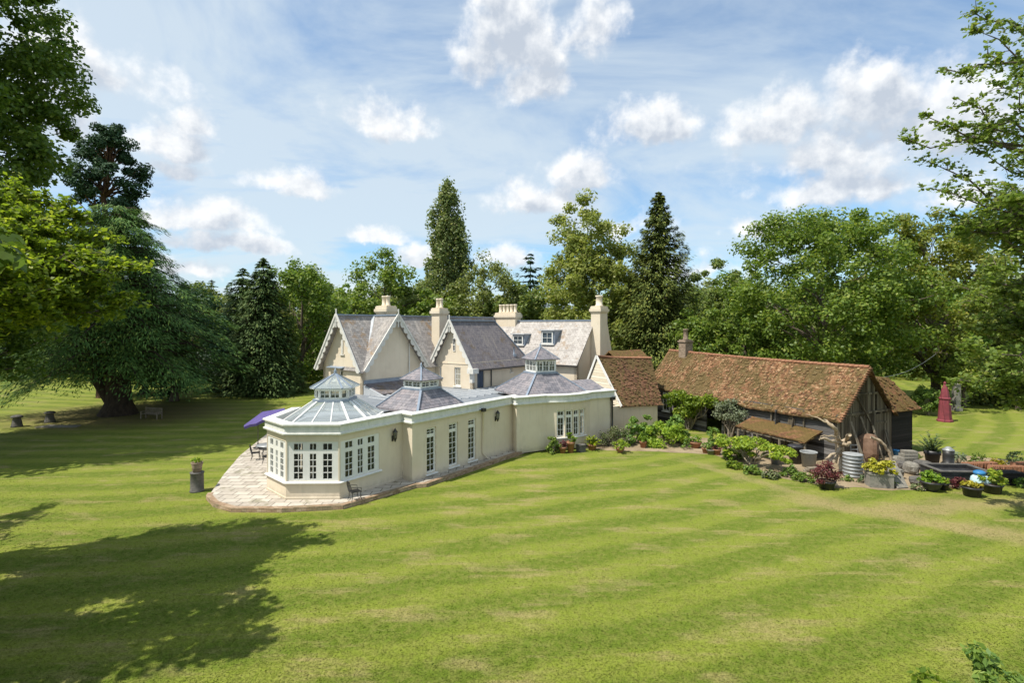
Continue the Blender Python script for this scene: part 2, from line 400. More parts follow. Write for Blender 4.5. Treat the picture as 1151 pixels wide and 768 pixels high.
M_DARK = simple('dark_interior', (.03, .028, .025), (.05, .045, .04), 2)  # near-black colour standing in for unlit insides
M_FLOOR = simple('interior_floor', (.35, .28, .2), (.45, .37, .28), 2)
M_IRON = simple('black_iron', (.02, .02, .02), (.035, .033, .03), 6, .45, spec=.5)
M_TERRA = simple('terracotta', (.26, .115, .062), (.35, .175, .10), 5, .85, c3=(.45, .32, .24))
M_BLKPOT = simple('black_plastic_pot', (.022, .022, .024), (.045, .045, .048), 4, .45, spec=.5)
M_STONE = simple('weathered_stone', (.19, .178, .15), (.28, .262, .225), 4, .9, c3=(.11, .105, .08), bs=.5)
M_DSTONE = simple('dark_stone', (.09, .085, .08), (.15, .14, .125), 5, .85, c3=(.22, .2, .17), bs=.4)
M_GALV = simple('galvanised_steel', (.24, .255, .26), (.34, .35, .35), 4, .5, metal=.3, spec=.5, bs=.1)
M_GREYP = simple('grey_plastic', (.28, .29, .29), (.35, .36, .355), 4, .55)
M_DRIFT = simple('bleached_wood', (.34, .26, .17), (.48, .39, .28), 6, .85, c3=(.2, .14, .09), bs=.6, stretch=(1, 1, .3))
M_WOOD = simple('weathered_timber', (.20, .165, .12), (.30, .255, .19), 5, .85, bs=.4)
M_BARK = simple('bark', (.085, .065, .048), (.15, .12, .09), 5, .95, c3=(.19, .17, .13), bs=1.0, fine=18, stretch=(1, 1, .3))
M_BARKD = simple('dark_bark', (.045, .033, .025), (.085, .062, .045), 5, .95, bs=1.0, fine=18, stretch=(1, 1, .3))
M_BARKR = simple('red_bark', (.10, .055, .035), (.17, .095, .06), 5, .95, bs=1.0, fine=18, stretch=(1, 1, .25))
M_SOIL = simple('soil', (.075, .05, .032), (.12, .085, .055), 6, .95, bs=.8)
M_PURPLE = simple('purple_canvas', (.085, .065, .20), (.105, .08, .25), 2, .8)
M_DOOR = simple('blue_grey_door_paint', (.05, .075, .12), (.07, .10, .15), 3, .5)
M_RED = simple('dusky_red_paint', (.24, .048, .062), (.17, .038, .05), 3, .7, c3=(.16, .035, .05))
M_BLUEW = simple('pale_blue_glaze', (.52, .66, .68), (.38, .56, .62), 6, .35)
M_BLUE = simple('blue_glaze', (.03, .16, .38), (.05, .22, .45), 4, .4)
# foliage
L_MAPLE = leaf_mat('maple_leaf', (0.085, 0.150, 0.017), (0.250, 0.343, 0.031), (0.420, 0.483, 0.051), 0.56)
L_MAPLED = leaf_mat('dark_maple_leaf', (0.072, 0.131, 0.022), (0.142, 0.209, 0.029), (0.216, 0.277, 0.043), 0.44)
L_SYC = leaf_mat('sycamore_leaf', (0.090, 0.162, 0.027), (0.190, 0.263, 0.039), (0.285, 0.332, 0.056), 0.42)
L_OAK = leaf_mat('oak_leaf', (0.123, 0.181, 0.028), (0.254, 0.287, 0.045), (0.384, 0.356, 0.074), 0.42)
L_PLANE = leaf_mat('plane_leaf', (0.180, 0.249, 0.051), (0.316, 0.353, 0.084), (0.427, 0.433, 0.141), 0.44)
L_MID = leaf_mat('mid_leaf', (0.093, 0.154, 0.035), (0.186, 0.232, 0.051), (0.254, 0.277, 0.070), 0.39)
L_BIRCH = leaf_mat('birch_leaf', (0.167, 0.209, 0.065), (0.262, 0.288, 0.092), (0.326, 0.329, 0.125), 0.42)
L_POPLAR = leaf_mat('poplar_leaf', (0.102, 0.149, 0.044), (0.201, 0.230, 0.074), (0.362, 0.345, 0.150), 0.36)
L_CEDAR = leaf_mat('cedar_needle', (0.055, 0.112, 0.028), (0.115, 0.185, 0.042), (0.213, 0.273, 0.055), .12, .6, .12)
L_SPRUCE = leaf_mat('spruce_needle', (0.042, 0.086, 0.026), (0.097, 0.149, 0.045), (0.149, 0.198, 0.058), .1, .6, .12)
L_REDW = leaf_mat('redwood_needle', (0.059, 0.091, 0.025), (0.140, 0.169, 0.038), (0.232, 0.246, 0.053), .12, .6, .12)
L_PINE = leaf_mat('pine_needle', (0.029, 0.065, 0.033), (0.059, 0.105, 0.050), None, .1, .6, .12)
L_BLUEG = leaf_mat('blue_green_needle', (0.084, 0.128, 0.085), (0.185, 0.225, 0.157), None, .12, .6)
L_SHRUB = leaf_mat('shrub_leaf', (0.102, 0.189, 0.039), (0.201, 0.288, 0.051), (0.300, 0.376, 0.078), 0.39)
L_LIME = leaf_mat('lime_leaf', (0.169, 0.260, 0.027), (0.342, 0.434, 0.045), (0.491, 0.515, 0.061), 0.46)
L_VINE = leaf_mat('vine_leaf', (0.098, 0.179, 0.018), (0.227, 0.331, 0.030), (0.357, 0.442, 0.050), 0.49)
L_SILVER = leaf_mat('silver_leaf', (0.118, 0.158, 0.085), (0.252, 0.285, 0.171), None, .2)
L_PURP = leaf_mat('purple_leaf', (.075, .018, .026), (.16, .045, .05), (.22, .09, .07), .3)
L_YELL = leaf_mat('golden_leaf', (.22, .22, .02), (.42, .38, .03), (.55, .48, .06), .3)
L_LAV = leaf_mat('grey_green_leaf', (0.092, 0.128, 0.050), (0.185, 0.210, 0.085), (0.235, 0.195, 0.143), .2)
L_FERN = leaf_mat('fern_leaf', (0.059, 0.105, 0.040), (0.151, 0.195, 0.078), None, .25)
M_RUST = simple('rust_brown_stone', (.17, .10, .065), (.25, .16, .11), 3, .9, c3=(.12, .09, .07), bs=.6)
M_KERB = tiles('kerb_brick', [(.20, .13, .08), (.31, .21, .13), (.38, .27, .18), (.44, .33, .23)], .23, .11, moss=(.2, .17, .1), mossamt=.4, bs=.5, seed=2.9)
L_OAKN = leaf_mat('near_oak_leaf', (.10, .15, .028), (.21, .265, .055), (.30, .31, .09), .46)
# ------------------------------------------------------------------ the setting: lawn, bed, terrace
def lawn_mat():
    m_, t = new_mat('mown_lawn')
    ob = t.n('TexCoord').outputs['Object']
    s3 = t.n('SeparateXYZ', {0: ob}); x, y, _ = s3.outputs
    n_big = t.noise(ob, .11, 5, .6); n_mid = t.noise(ob, .5, 6, .65); n_f = t.noise(ob, 3.2, 6, .7); n_ff = t.noise(ob, 17, 5, .75)
    # mowing stripes: long gentle arcs across the lawn
    r_ = t.m('SQRT', t.m('ADD', t.m('POWER', t.m('ADD', x, 34), 2), t.m('POWER', t.m('SUBTRACT', y, 118), 2)))
    q = t.m('ADD', t.m('DIVIDE', r_, 1.2), t.m('MULTIPLY', t.m('SUBTRACT', n_big, .5), 1.9))
    w = t.m('SINE', t.m('MULTIPLY', q, math.pi))
    w = t.m('ADD', t.m('MULTIPLY', t.ss(w, -.85, .85), .52), t.m('MULTIPLY', n_mid, .5))
    col = t.mix(t.ss(w, .25, .9), (.118, .162, .017), (.206, .240, .032))
    # streaks dragged along the mowing direction
    mp = t.n('Mapping', {'Vector': ob, 'Rotation': (0, 0, R(-19)), 'Scale': (.16, .95, 1)}).outputs[0]
    st = t.noise(mp, 1.3, 7, .68)
    col = t.mix(t.ss(st, .52, .74, 0, .5), col, (.285, .25, .07))
    col = t.mix(t.ss(st, .3, .46, .35, 0), col, (.066, .098, .014))
    # dry, bleached grass
    dry = t.ss(t.m('ADD', t.m('MULTIPLY', n_mid, .55), t.m('MULTIPLY', st, .65)), .60, .74)
    def line(px, py, dx, dy, wd, lo=-1e3, hi=1e3):
        L = math.hypot(dx, dy); dx, dy = dx / L, dy / L
        d = t.m('ADD', t.m('MULTIPLY', t.m('SUBTRACT', x, px), -dy), t.m('MULTIPLY', t.m('SUBTRACT', y, py), dx))
        a = t.m('ADD', t.m('MULTIPLY', t.m('SUBTRACT', x, px), dx), t.m('MULTIPLY', t.m('SUBTRACT', y, py), dy))
        f = t.ss(t.m('ABSOLUTE', t.m('ADD', d, t.m('MULTIPLY', t.m('SUBTRACT', n_mid, .5), 3.0))), wd, 0)
        f = t.m('MULTIPLY', f, t.m('MULTIPLY', t.ss(a, lo, lo + 3), t.ss(a, hi, hi - 3)))
        return f
    g = [gp(850, 552), gp(1010, 582), gp(1151, 605)]
    l1 = line(g[0].x, g[0].y, g[2].x - g[0].x, g[2].y - g[0].y, 1.6, 0, 26)
    g2 = [gp(960, 575), gp(1151, 566)]
    g3 = [gp(760, 515), gp(900, 556)]
    l3 = line(g3[0].x, g3[0].y, g3[1].x - g3[0].x, g3[1].y - g3[0].y, .9, -1, 12)
    l2 = line(g2[0].x, g2[0].y, g2[1].x - g2[0].x, g2[1].y - g2[0].y, 1.5, -1, 22)
    wear = t.m('MULTIPLY', t.m('MAXIMUM', t.m('MAXIMUM', l1, t.m('MULTIPLY', l3, .7)), l2), t.ss(t.m('ADD', n_f, t.m('MULTIPLY', st, .5)), .40, .82))
    bald = t.m('MAXIMUM', t.m('MULTIPLY', dry, .62), t.m('MULTIPLY', wear, 1.0))
    col = t.mix(t.m('MINIMUM', bald, .85), col, (.335, .255, .125))
    # earth worn bare under the cedar
    ce = gp(140, 466)
    dc = t.vm('LENGTH', t.vm('MULTIPLY', t.vm('SUBTRACT', ob, (ce.x, ce.y, 0)), (1 / 9.0, 1 / 7.0, 0)))
    col = t.mix(t.ss(t.m('ADD', dc, t.m('MULTIPLY', t.m('SUBTRACT', n_f, .5), 1.3)), 1.5, .5, 0, .75), col, (.20, .135, .08))
    col = t.mix(t.m('MULTIPLY', t.ss(n_f, .42, .62), .55), col, (.21, .21, .05))
    col = t.mix(t.ss(n_ff, .36, .6, .38, 0), col, (.05, .075, .012))
    h = t.m('ADD', t.m('MULTIPLY', n_ff, .7), n_f)
    finish(t, col, .9, h, .35, .05, .12)
    return m_
M_LAWN = lawn_mat()
mb = MB(); mb.poly([(-900, -300, 0), (900, -300, 0), (900, 1500, 0), (-900, 1500, 0)])
mb.build('lawn', M_LAWN, kind='structure')
M_BED = simple('dry_earth', (.22, .165, .10), (.34, .265, .17), 1.0, .95, c3=(.13, .10, .06), bs=.8, fine=14)
bed_px = [(600, 500), (640, 503), (690, 507), (760, 509), (800, 511), (835, 524), (880, 538), (935, 548), (1000, 551), (1060, 550), (1100, 543), (1151, 536)]
def ragged(pts, amp, seed, step=.5):
    rr = random.Random(seed); o = []
    for i in range(len(pts) - 1):
        a, b = pts[i], pts[i + 1]; n = max(1, int((b - a).length / step))
        for k in range(n):
            q = a.lerp(b, k / n); o.append(q + Vector((rr.uniform(-amp, amp), rr.uniform(-amp, amp), 0)))
    return o + [pts[-1]]
edge = ragged([gp(*p) for p in bed_px], .16, 3); BED_EDGE = edge
back = [gp(1151, 519), gp(1040, 508), gp(960, 505), gp(860, 498), gp(760, 490), gp(690, 492), gp(605, 494)]
mb = MB(); mb.poly([(p.x, p.y, .008) for p in edge + back]); mb.build('flower_bed', M_BED, kind='structure')
# terrace with its brick edge
TZ = .19
ed = [(300, 545, 1), (235, 557), (243, 565), (262, 570.5), (318, 571), (385, 567.5), (466, 544.5), (478, 543.5), (600, 502.5)]
edge = [gp(p[0], p[1], TZ) for p in ed[1:]]
left = [gp(252, 533, TZ), gp(270, 512, TZ), Vector((-18.8, 41, TZ))]
inside = [Vector((1.0, 37.0, TZ)), Vector((-4.5, 33.0, TZ)), Vector((-10, 41, TZ))]
poly = left[::-1] + edge + inside
mb = MB(); mb.prism([(p.x, p.y) for p in poly], 0, TZ); mb.build('terrace', M_PAVE, kind='structure')
mb = MB(); mb.sweep([(p.x, p.y) for p in [left[0].lerp(edge[0], .9)] + edge], [(.13, -.02), (.13, TZ + .015), (-.12, TZ + .022), (-.12, -.02)])
mb.build('terrace_kerb', M_KERB, kind='structure')

# short grass of the nearer lawn: single blades, in the lawn's own colours
def inside(P_, poly):
    x, y = P_[:, 0], P_[:, 1]; c = np.zeros(len(P_), bool); n = len(poly)
    for i in range(n):
        x0, y0 = poly[i][0], poly[i][1]; x1, y1 = poly[(i + 1) % n][0], poly[(i + 1) % n][1]
        if y0 == y1: continue
        k = ((y0 > y) != (y1 > y)) & (x < (x1 - x0) * (y - y0) / (y1 - y0) + x0); c ^= k
    return c
rng = np.random.default_rng(9); NB = 300000
d_ = 11.5 + 24 * rng.random(NB) ** 1.7; x_ = (rng.random(NB) - .5) * 2.06 * d_
P_ = np.stack([x_, d_], 1)
tp_ = [(p.x, p.y) for p in poly]; bp0 = [(p.x, p.y) for p in BED_EDGE + back]
keep = ~inside(P_, tp_) & ~inside(P_, bp0) & ~((P_[:, 1] > 25.2) & (P_[:, 0] > -12.6) & (P_[:, 0] < 8) & (P_[:, 1] - 25.2 > (P_[:, 0] + 8.3) * 1.2)); P_ = P_[keep]; NB = len(P_)
hgt = .014 * rng.uniform(.5, 1.6, NB) * np.clip(1.5 - (P_[:, 1] - 12) / 26, .3, 1.5); wd = .012 * rng.uniform(.6, 1.5, NB)
az_ = rng.uniform(0, 6.28, NB); ln_ = rng.uniform(1.2, 3.6, NB); ta = rng.uniform(0, 6.28, NB)
b0 = np.stack([P_[:, 0], P_[:, 1], np.zeros(NB)], 1); tp0 = b0 + np.stack([np.cos(az_) * ln_ * hgt, np.sin(az_) * ln_ * hgt, hgt], 1); sd_ = np.stack([np.cos(ta), np.sin(ta), np.zeros(NB)], 1) * wd[:, None]
V = np.empty((NB, 4, 3)); V[:, 0] = b0 - sd_; V[:, 1] = b0 + sd_; V[:, 2] = tp0 + sd_ * .3; V[:, 3] = tp0 - sd_ * .3
V = V.reshape(-1, 3); me = bpy.data.meshes.new('grass'); me.vertices.add(NB * 4); me.vertices.foreach_set('co', V.astype(np.float32).ravel()); me.loops.add(NB * 4); me.loops.foreach_set('vertex_index', np.arange(NB * 4, dtype=np.int32)); me.polygons.add(NB); me.polygons.foreach_set('loop_start', np.arange(0, NB * 4, 4, dtype=np.int32)); me.update(calc_edges=True)
o = link('grass', me, M_LAWN); tag(o, kind='stuff')

# ------------------------------------------------------------------ windows
def window(parent, p0, p1, a0, a1, z0, z1, cols, rows, transom=None, lights=1, name='window', rec=.1, sill=True, bar=.028, mat=None, gl=None, trows=1, fw=.06, mul=.06):
    """joinery in the opening a0..a1 of the wall p0->p1"""
    mat = mat or M_WHITE; gl = gl or M_GLASS
    p0, p1 = Vector((*p0[:2], 0)), Vector((*p1[:2], 0)); tt = (p1 - p0).normalized(); n = Vector((tt.y, -tt.x, 0))
    def P(a, z, o=0): return p0 + tt * a + n * (o - rec) + Vector((0, 0, z))
    m = MB()
    def rect(a, b, c, d, dep=.07): m.hexa([P(a, c, -dep), P(b, c, -dep), P(b, c, 0), P(a, c, 0)], [P(a, d, -dep), P(b, d, -dep), P(b, d, 0), P(a, d, 0)])
    rect(a0, a0 + fw, z0, z1); rect(a1 - fw, a1, z0, z1); rect(a0 + fw, a1 - fw, z0, z0 + .06, .068); rect(a0 + fw, a1 - fw, z1 - .06, z1, .068)
    lw = (a1 - a0 - 2 * fw) / lights
    for i in range(lights):
        x0 = a0 + fw + i * lw; x1 = x0 + lw
        if i: rect(x0 - mul / 2, x0 + mul / 2, z0 + .06, z1 - .06, .072); x0 += mul / 2
        if i < lights - 1: x1 -= mul / 2
        zt = z1 - .06
        parts = [(z0 + .06, zt, rows)]
        if transom:
            zt = z0 + (z1 - z0) * transom
            rect(x0, x1, zt - .05, zt + .05, .066)
            parts = [(z0 + .06, zt - .05, rows), (zt + .05, z1 - .06, trows)]
        for (c, d, rw) in parts:
            s = .045  # sash
            rect(x0, x0 + s, c, d, .055); rect(x1 - s, x1, c, d, .055); rect(x0 + s, x1 - s, c, c + s, .054); rect(x0 + s, x1 - s, d - s, d, .054)
            for k in range(1, cols): xx = x0 + s + (x1 - x0 - 2 * s) * k / cols; rect(xx - bar / 2, xx + bar / 2, c + s, d - s, .05)
            for k in range(1, rw): zz = c + s + (d - c - 2 * s) * k / rw; rect(x0 + s, x1 - s, zz - bar / 2, zz + bar / 2, .046)
    w = m.build(name, mat, parent)
    g = MB(); g.poly([P(a0 + .02, z0 + .02, -.032), P(a1 - .02, z0 + .02, -.032), P(a1 - .02, z1 - .02, -.032), P(a0 + .02, z1 - .02, -.032)])
    g.build('pane', gl, w)
    if sill:
        s = MB(); s.hexa([P(a0 - .08, z0 - .09, -.05), P(a1 + .08, z0 - .09, -.05), P(a1 + .08, z0 - .09, rec + .09), P(a0 - .08, z0 - .09, rec + .09)],
                         [P(a0 - .08, z0 - .003, -.05), P(a1 + .08, z0 - .003, -.05), P(a1 + .08, z0 - .03, rec + .09), P(a0 - .08, z0 - .03, rec + .09)])
        s.build('sill', mat, w)
    return w

# ------------------------------------------------------------------ the orangery wing
OR = thing('orangery_wing', 'long single storey cream orangery with three roof lanterns and a white moulded parapet', 'orangery', (-5, 31, 0))
HP = 3.8; CB = 3.29; FR = 3.30   # parapet top, cornice bottom, flat roof
ins = lambda p, q, d: None
C = dict(C0=(-12.42, 30.6), C1=(-12.42, 27.05), C2=(-10.78, 25.45), C3=(-8.24, 25.5), C4=(-5.95, 28.95), J=(-5.3, 28.35), W2=(.05, 35.55), J2=(.30, 34.95), E=(7.35, 38.9))
V2 = lambda k: Vector(C[k])
bow = []
d2 = (V2('E') - V2('J2')); LE = d2.length; u2 = d2.normalized(); nb2 = Vector((u2.y, -u2.x))
for k in range(7):
    f = k / 6; s_ = 2.3 + (6.0 - 2.3) * f; bow.append(V2('J2') + u2 * s_ + nb2 * (.55 * math.sin(math.pi * f) ** .8))
plan = [V2(k) for k in ('C0', 'C1', 'C2', 'C3', 'C4', 'J', 'W2', 'J2')] + bow + [V2('E')]
Eb = V2('E') + Vector((-nb2.x, -nb2.y)) * 3.0
plan2 = plan + [Eb]
mb = MB(); wins = []
for i in range(len(plan2) - 1):
    p, q = plan2[i], plan2[i + 1]; L = (q - p).length; ops = []; spec = []
    nm = None
    if i in (1, 2): ops = [(.06, L - .06, 1.05, 2.95)]; spec = [(.06, L - .06, 1.05, 2.95, 2, 4, .74, 3)]
    elif i == 0: ops = [(.4, 3.0, 1.05, 2.95)]; spec = [(.4, 3.0, 1.05, 2.95, 2, 4, .74, 3)]
    elif i == 3: ops = [(.06, 2.5, 1.05, 2.95)]; spec = [(.06, 2.5, 1.05, 2.95, 2, 4, .74, 3)]
    elif i == 5:
        for a, b in ((1.06, 1.80), (2.83, 3.6), (4.50, 5.22)): ops.append((a, b, .36, 2.86)); spec.append((a, b, .36, 2.86, 2, 6, .82, 1))
    elif 9 <= i <= 12: ops = [(.035, L - .035, .92, 2.74)]; spec = [(.035, L - .035, .92, 2.74, 2, 3, .76, 1)]
    mb.wall(p, q, TZ - .1, CB + .35, ops)
    for s_ in spec: wins.append((p, q, s_))
mb.build('wall', M_WALL, OR)
for p, q, s_ in wins:
    trows = 2 if s_[5] == 6 else 1
    window(OR, p, q, s_[0], s_[1], s_[2], s_[3], s_[4], s_[5], s_[6], s_[7], name='french_window' if s_[5] == 6 else 'window', trows=trows, **(dict(fw=.26, mul=.24, rec=.03, sill=False) if s_[7] == 3 else {}))
prof = [(.002, CB + .10), (.06, CB + .06), (.10, CB + .02), (.16, CB), (.17, CB + .07), (.09, CB + .10), (.085, HP - .13), (.13, HP - .10), (.19, HP - .06), (.19, HP), (-.34, HP + .02), (-.34, FR - .02), (.002, FR - .02)]
mb = MB(); mb.sweep(plan2, prof); mb.build('cornice', M_CORN, OR)
sl_ = [V2('C0'), V2('C1'), V2('C2'), V2('C3'), V2('C3') + (V2('C4') - V2('C3')).normalized() * 2.62]
mb = MB(); mb.sweep(sl_, [(.002, .95), (.10, .95), (.12, .99), (.02, 1.05), (.002, 1.05)]); mb.build('sill_band', M_WHITE, OR)
# plinth under the pavilion windows, slightly proud
mb = MB(); mb.sweep(plan[:5], [(.03, 0), (.03, .28), (.001, .31), (.001, 0)]); mb.build('plinth', M_WALL, OR)
# flat lead roof with rolls
HF = Frame((-11.2, 40.0, 0), R(37))     # the house: A runs away to the right, B to the left
KF0 = Frame((7.9, 40.9, 0), R(62))
inner = [V2(k) for k in ('C0', 'C1', 'C2', 'C3', 'C4', 'J', 'W2', 'J2', 'E')]
backp = [V2('E') - nb2 * 3.5, KF0(.35, 5.5).xy, HF(15.2, -8).xy, HF(14, -4.2).xy, HF(7.7, -4.2).xy, HF(7.7, .05).xy, HF(0, .05).xy, HF(0, 2).xy]
mb = MB()
mb.poly([(p.x, p.y, FR) for p in inner + backp])
fr_ = mb.build('flat_roof', M_LEADF, OR)
mb = MB()
for k in range(16):
    a0 = HF(-.8 + k * .85, -.2, FR + .02); a1 = HF(-.8 + k * .85, -7.6 - .42 * 0, FR + .02)
    if k < 9: a0 = HF(-.8 + k * .85, -1.75, FR + .02)
    else: a0 = HF(-.8 + k * .85, -4.5, FR + .02)
    mb.bar(a0, a1, .16, .09)
mb.build('roll_seams', M_LEADP, fr_)
iw = [V2('C0') + Vector((.3, .2)), Vector((-9.6, 33.3)), Vector((-6.6, 33.6)), Vector((-2.2, 39.0)), Vector((1.5, 41.5)), Vector((6.0, 41.5)), V2('E') - nb2 * 2.9]
mb = MB(); mb.poly([(p.x, p.y, TZ + .05) for p in inner + iw[::-1]]); mb.build('floor', M_FLOOR, OR)
mb = MB()
for i in range(len(iw) - 1): mb.wall(iw[i], iw[i + 1], 0, FR - .05, (), .1)
mb.build('inner_wall', M_WALL, OR)

def lantern(parent, cx, cy, pts_base, pts_neck, z0, z1, z2, z3, roofmat, glazed, nb, panes, name='lantern_roof', ridge=M_LEAD, over=.18):
    """hipped roof pts_base->pts_neck, glazed lantern z1..z2, cap to z3"""
    n = len(pts_base); c = Vector((cx, cy, 0))
    m = MB()
    B = [Vector((p[0], p[1], z0)) for p in pts_base]; N = [Vector((p[0], p[1], z1)) for p in pts_neck]
    for i in range(n): m.poly([B[i], B[(i + 1) % n], N[(i + 1) % n], N[i]])
    for i in range(n): m.poly([B[i], B[i] - Vector((0, 0, .12)), B[(i + 1) % n] - Vector((0, 0, .12)), B[(i + 1) % n]])
    rf = m.build(name, roofmat, parent)
    h = MB()
    for i in range(n):
        if glazed: h.bar(B[i] + Vector((0, 0, .02)), N[i] + Vector((0, 0, .02)), .10, .07)
        else: hh = MB(); hh.bar(B[i] + Vector((0, 0, .02)), N[i] + Vector((0, 0, .02)), .13, .07); hh.build('hip_capping', ridge, rf)
    if glazed:
        for i in range(n):
            j = (i + 1) % n; L = (B[j] - B[i]).length; k_ = max(1, round(L / .85))
            for k in range(1, k_): h.bar(B[i].lerp(B[j], k / k_), N[i].lerp(N[j], k / k_), .05, .06)
            h.bar(B[i], B[j], .10, .10)
    if glazed: h.build('glazing_bars', M_WHITE, rf)
    # lantern box
    k = MB(); e = .0
    def ring(s, z): return [c + (Vector((p.x, p.y, 0)) - c) * s + Vector((0, 0, z)) for p in N]
    r0, r1 = ring(1.12, z1 - .06), ring(1.12, z1 + .06); k.hexa(r0, r1)
    k.build('flashing', M_LEAD, rf)
    k = MB()
    r0, r1 = ring(.98, z1 + .06), ring(.98, z1 + .16); k.hexa(r0, r1)
    r0, r1 = ring(1.0, z2 - .10), ring(1.0, z2); k.hexa(r0, r1)
    q0, q1 = ring(.94, z1 + .16), ring(.94, z2 - .10)
    for i in range(n):
        j = (i + 1) % n
        k.bar(q0[i], q1[i], .13)
        if (q0[j] - q0[i]).length < .6: continue
        for s in range(1, panes): k.bar(q0[i].lerp(q0[j], s / panes), q1[i].lerp(q1[j], s / panes), .09)
        for s in range(panes):
            a, b = (s + .5) / panes, (s + .5) / panes
            k.bar(q0[i].lerp(q0[j], a), q1[i].lerp(q1[j], a), .03)
        mid0, mid1 = q0[i].lerp(q1[i], .5), q0[j].lerp(q1[j], .5); k.bar(mid0, mid1, .03)
    k.build('lantern_frame', M_WHITE, rf)
    g = MB(); q0, q1 = ring(.92, z1 + .12), ring(.92, z2 - .06)
    for i in range(n): g.poly([q0[i], q0[(i + 1) % n], q1[(i + 1) % n], q1[i]])
    g.build('lantern_pane', M_GLASS, rf)
    k = MB(); r0, r1 = ring(1.24, z2), ring(1.28, z2 + .05); k.hexa(r0, r1)
    ap = c + Vector((0, 0, z3)); r2 = ring(1.24, z2 + .052)
    for i in range(n): k.poly([r2[i], r2[(i + 1) % n], ap])
    k.build('lantern_cap', roofmat if not glazed else M_GLASSR, rf)
    k = MB()
    for i in range(n): k.bar(r2[i] + Vector((0, 0, .01)), ap, .08, .05)
    k.lathe(ap - Vector((0, 0, .08)), [(.09, 0), (.10, .06), (.05, .1), (.09, .17), (.05, .24), (.015, .34)], 10)
    k.build('finial', M_LEAD, rf)
    return rf
def ngon(cx, cy, r, n, a0): return [Vector((cx + r * math.cos(a0 + i * 2 * math.pi / n), cy + r * math.sin(a0 + i * 2 * math.pi / n))) for i in range(n)]
ocx, ocy = -9.45, 28.55
def cham(cx, cy, h, c): return [Vector((cx + x, cy + y)) for x, y in ((-h + c, -h), (h - c, -h), (h, -h + c), (h, h - c), (h - c, h), (-h + c, h), (-h, h - c), (-h, -h + c))]
lantern(OR, ocx, ocy, cham(ocx, ocy, 2.2, .75), cham(ocx, ocy, .88, .3), 3.62, 4.58, 5.2, 5.95, M_GLASSR, True, 8, 2)
LF = Frame((-5.27, 29.75, 0), R(36))
sq = lambda F, a0, a1, b0, b1: [F(a0, b0).xy, F(a1, b0).xy, F(a1, b1).xy, F(a0, b1).xy]
lc = LF(2.0, 1.75)
lantern(OR, lc.x, lc.y, sq(LF, 0, 4.0, 0, 3.5), sq(LF, 1.25, 2.75, 1.0, 2.5), 3.66, 4.72, 5.22, 6.0, M_SLATEL, False, 4, 2)
RF = Frame((.95, 36.0, 0), R(64))
rc = RF(2.55, 2.6)
lantern(OR, rc.x, rc.y, sq(RF, 0, 5.1, 0, 5.2), sq(RF, 1.72, 3.38, 1.75, 3.45), 3.66, 5.05, 6.0, 6.95, M_SLATEL, False, 4, 3)
# low slate slope filling the corner behind the parapet
mb = MB(); a, b, c_, d_ = RF(5.0, .3, 3.66), RF(7.0, .3, 3.66), RF(7.0, 2.6, 4.35), RF(3.9, 2.2, 4.35)
mb.poly([a, b, c_, d_]); mb.poly([b, RF(7.0, 2.6, 3.66), c_]); mb.build('corner_roof', M_SLATEL, OR)
# rainwater hopper, downpipe
wp = lambda s_, z, o=.07: (lambda p: Vector((p.x, p.y, z)))(V2('J') + (V2('W2') - V2('J')).normalized() * s_ + Vector(((V2('W2') - V2('J')).normalized().y, -(V2('W2') - V2('J')).normalized().x)) * o)
mb = MB(); mb.tube([wp(5.75, CB - .02, .10), wp(5.75, .9, .08), wp(5.75, .62, .08), wp(6.05, .3, .16), wp(6.15, .2, .3)], .045, 8); mb.build('downpipe', M_WALL, OR)
mb = MB(); mb.box(wp(5.62, CB + .03, .26), (.26, .2, .2), R(53)); mb.bar(wp(5.3, CB + .05, .2), wp(5.5, CB + .05, .2), .05, .05); mb.build('hopper', M_IRON, OR)
ep = lambda a, z, o: (lambda p: Vector((p.x, p.y, z)))(V2('E') - u2 * a + nb2 * o)
mb = MB(); mb.tube([ep(.12, CB - .1, .1), ep(.12, .3, .1)], .05, 8); mb.build('downpipe', M_IRON, OR)
mb = MB(); mb.box(ep(.12, CB - .08, .16), (.3, .24, .22), R(30)); mb.build('hopper', M_IRON, OR)
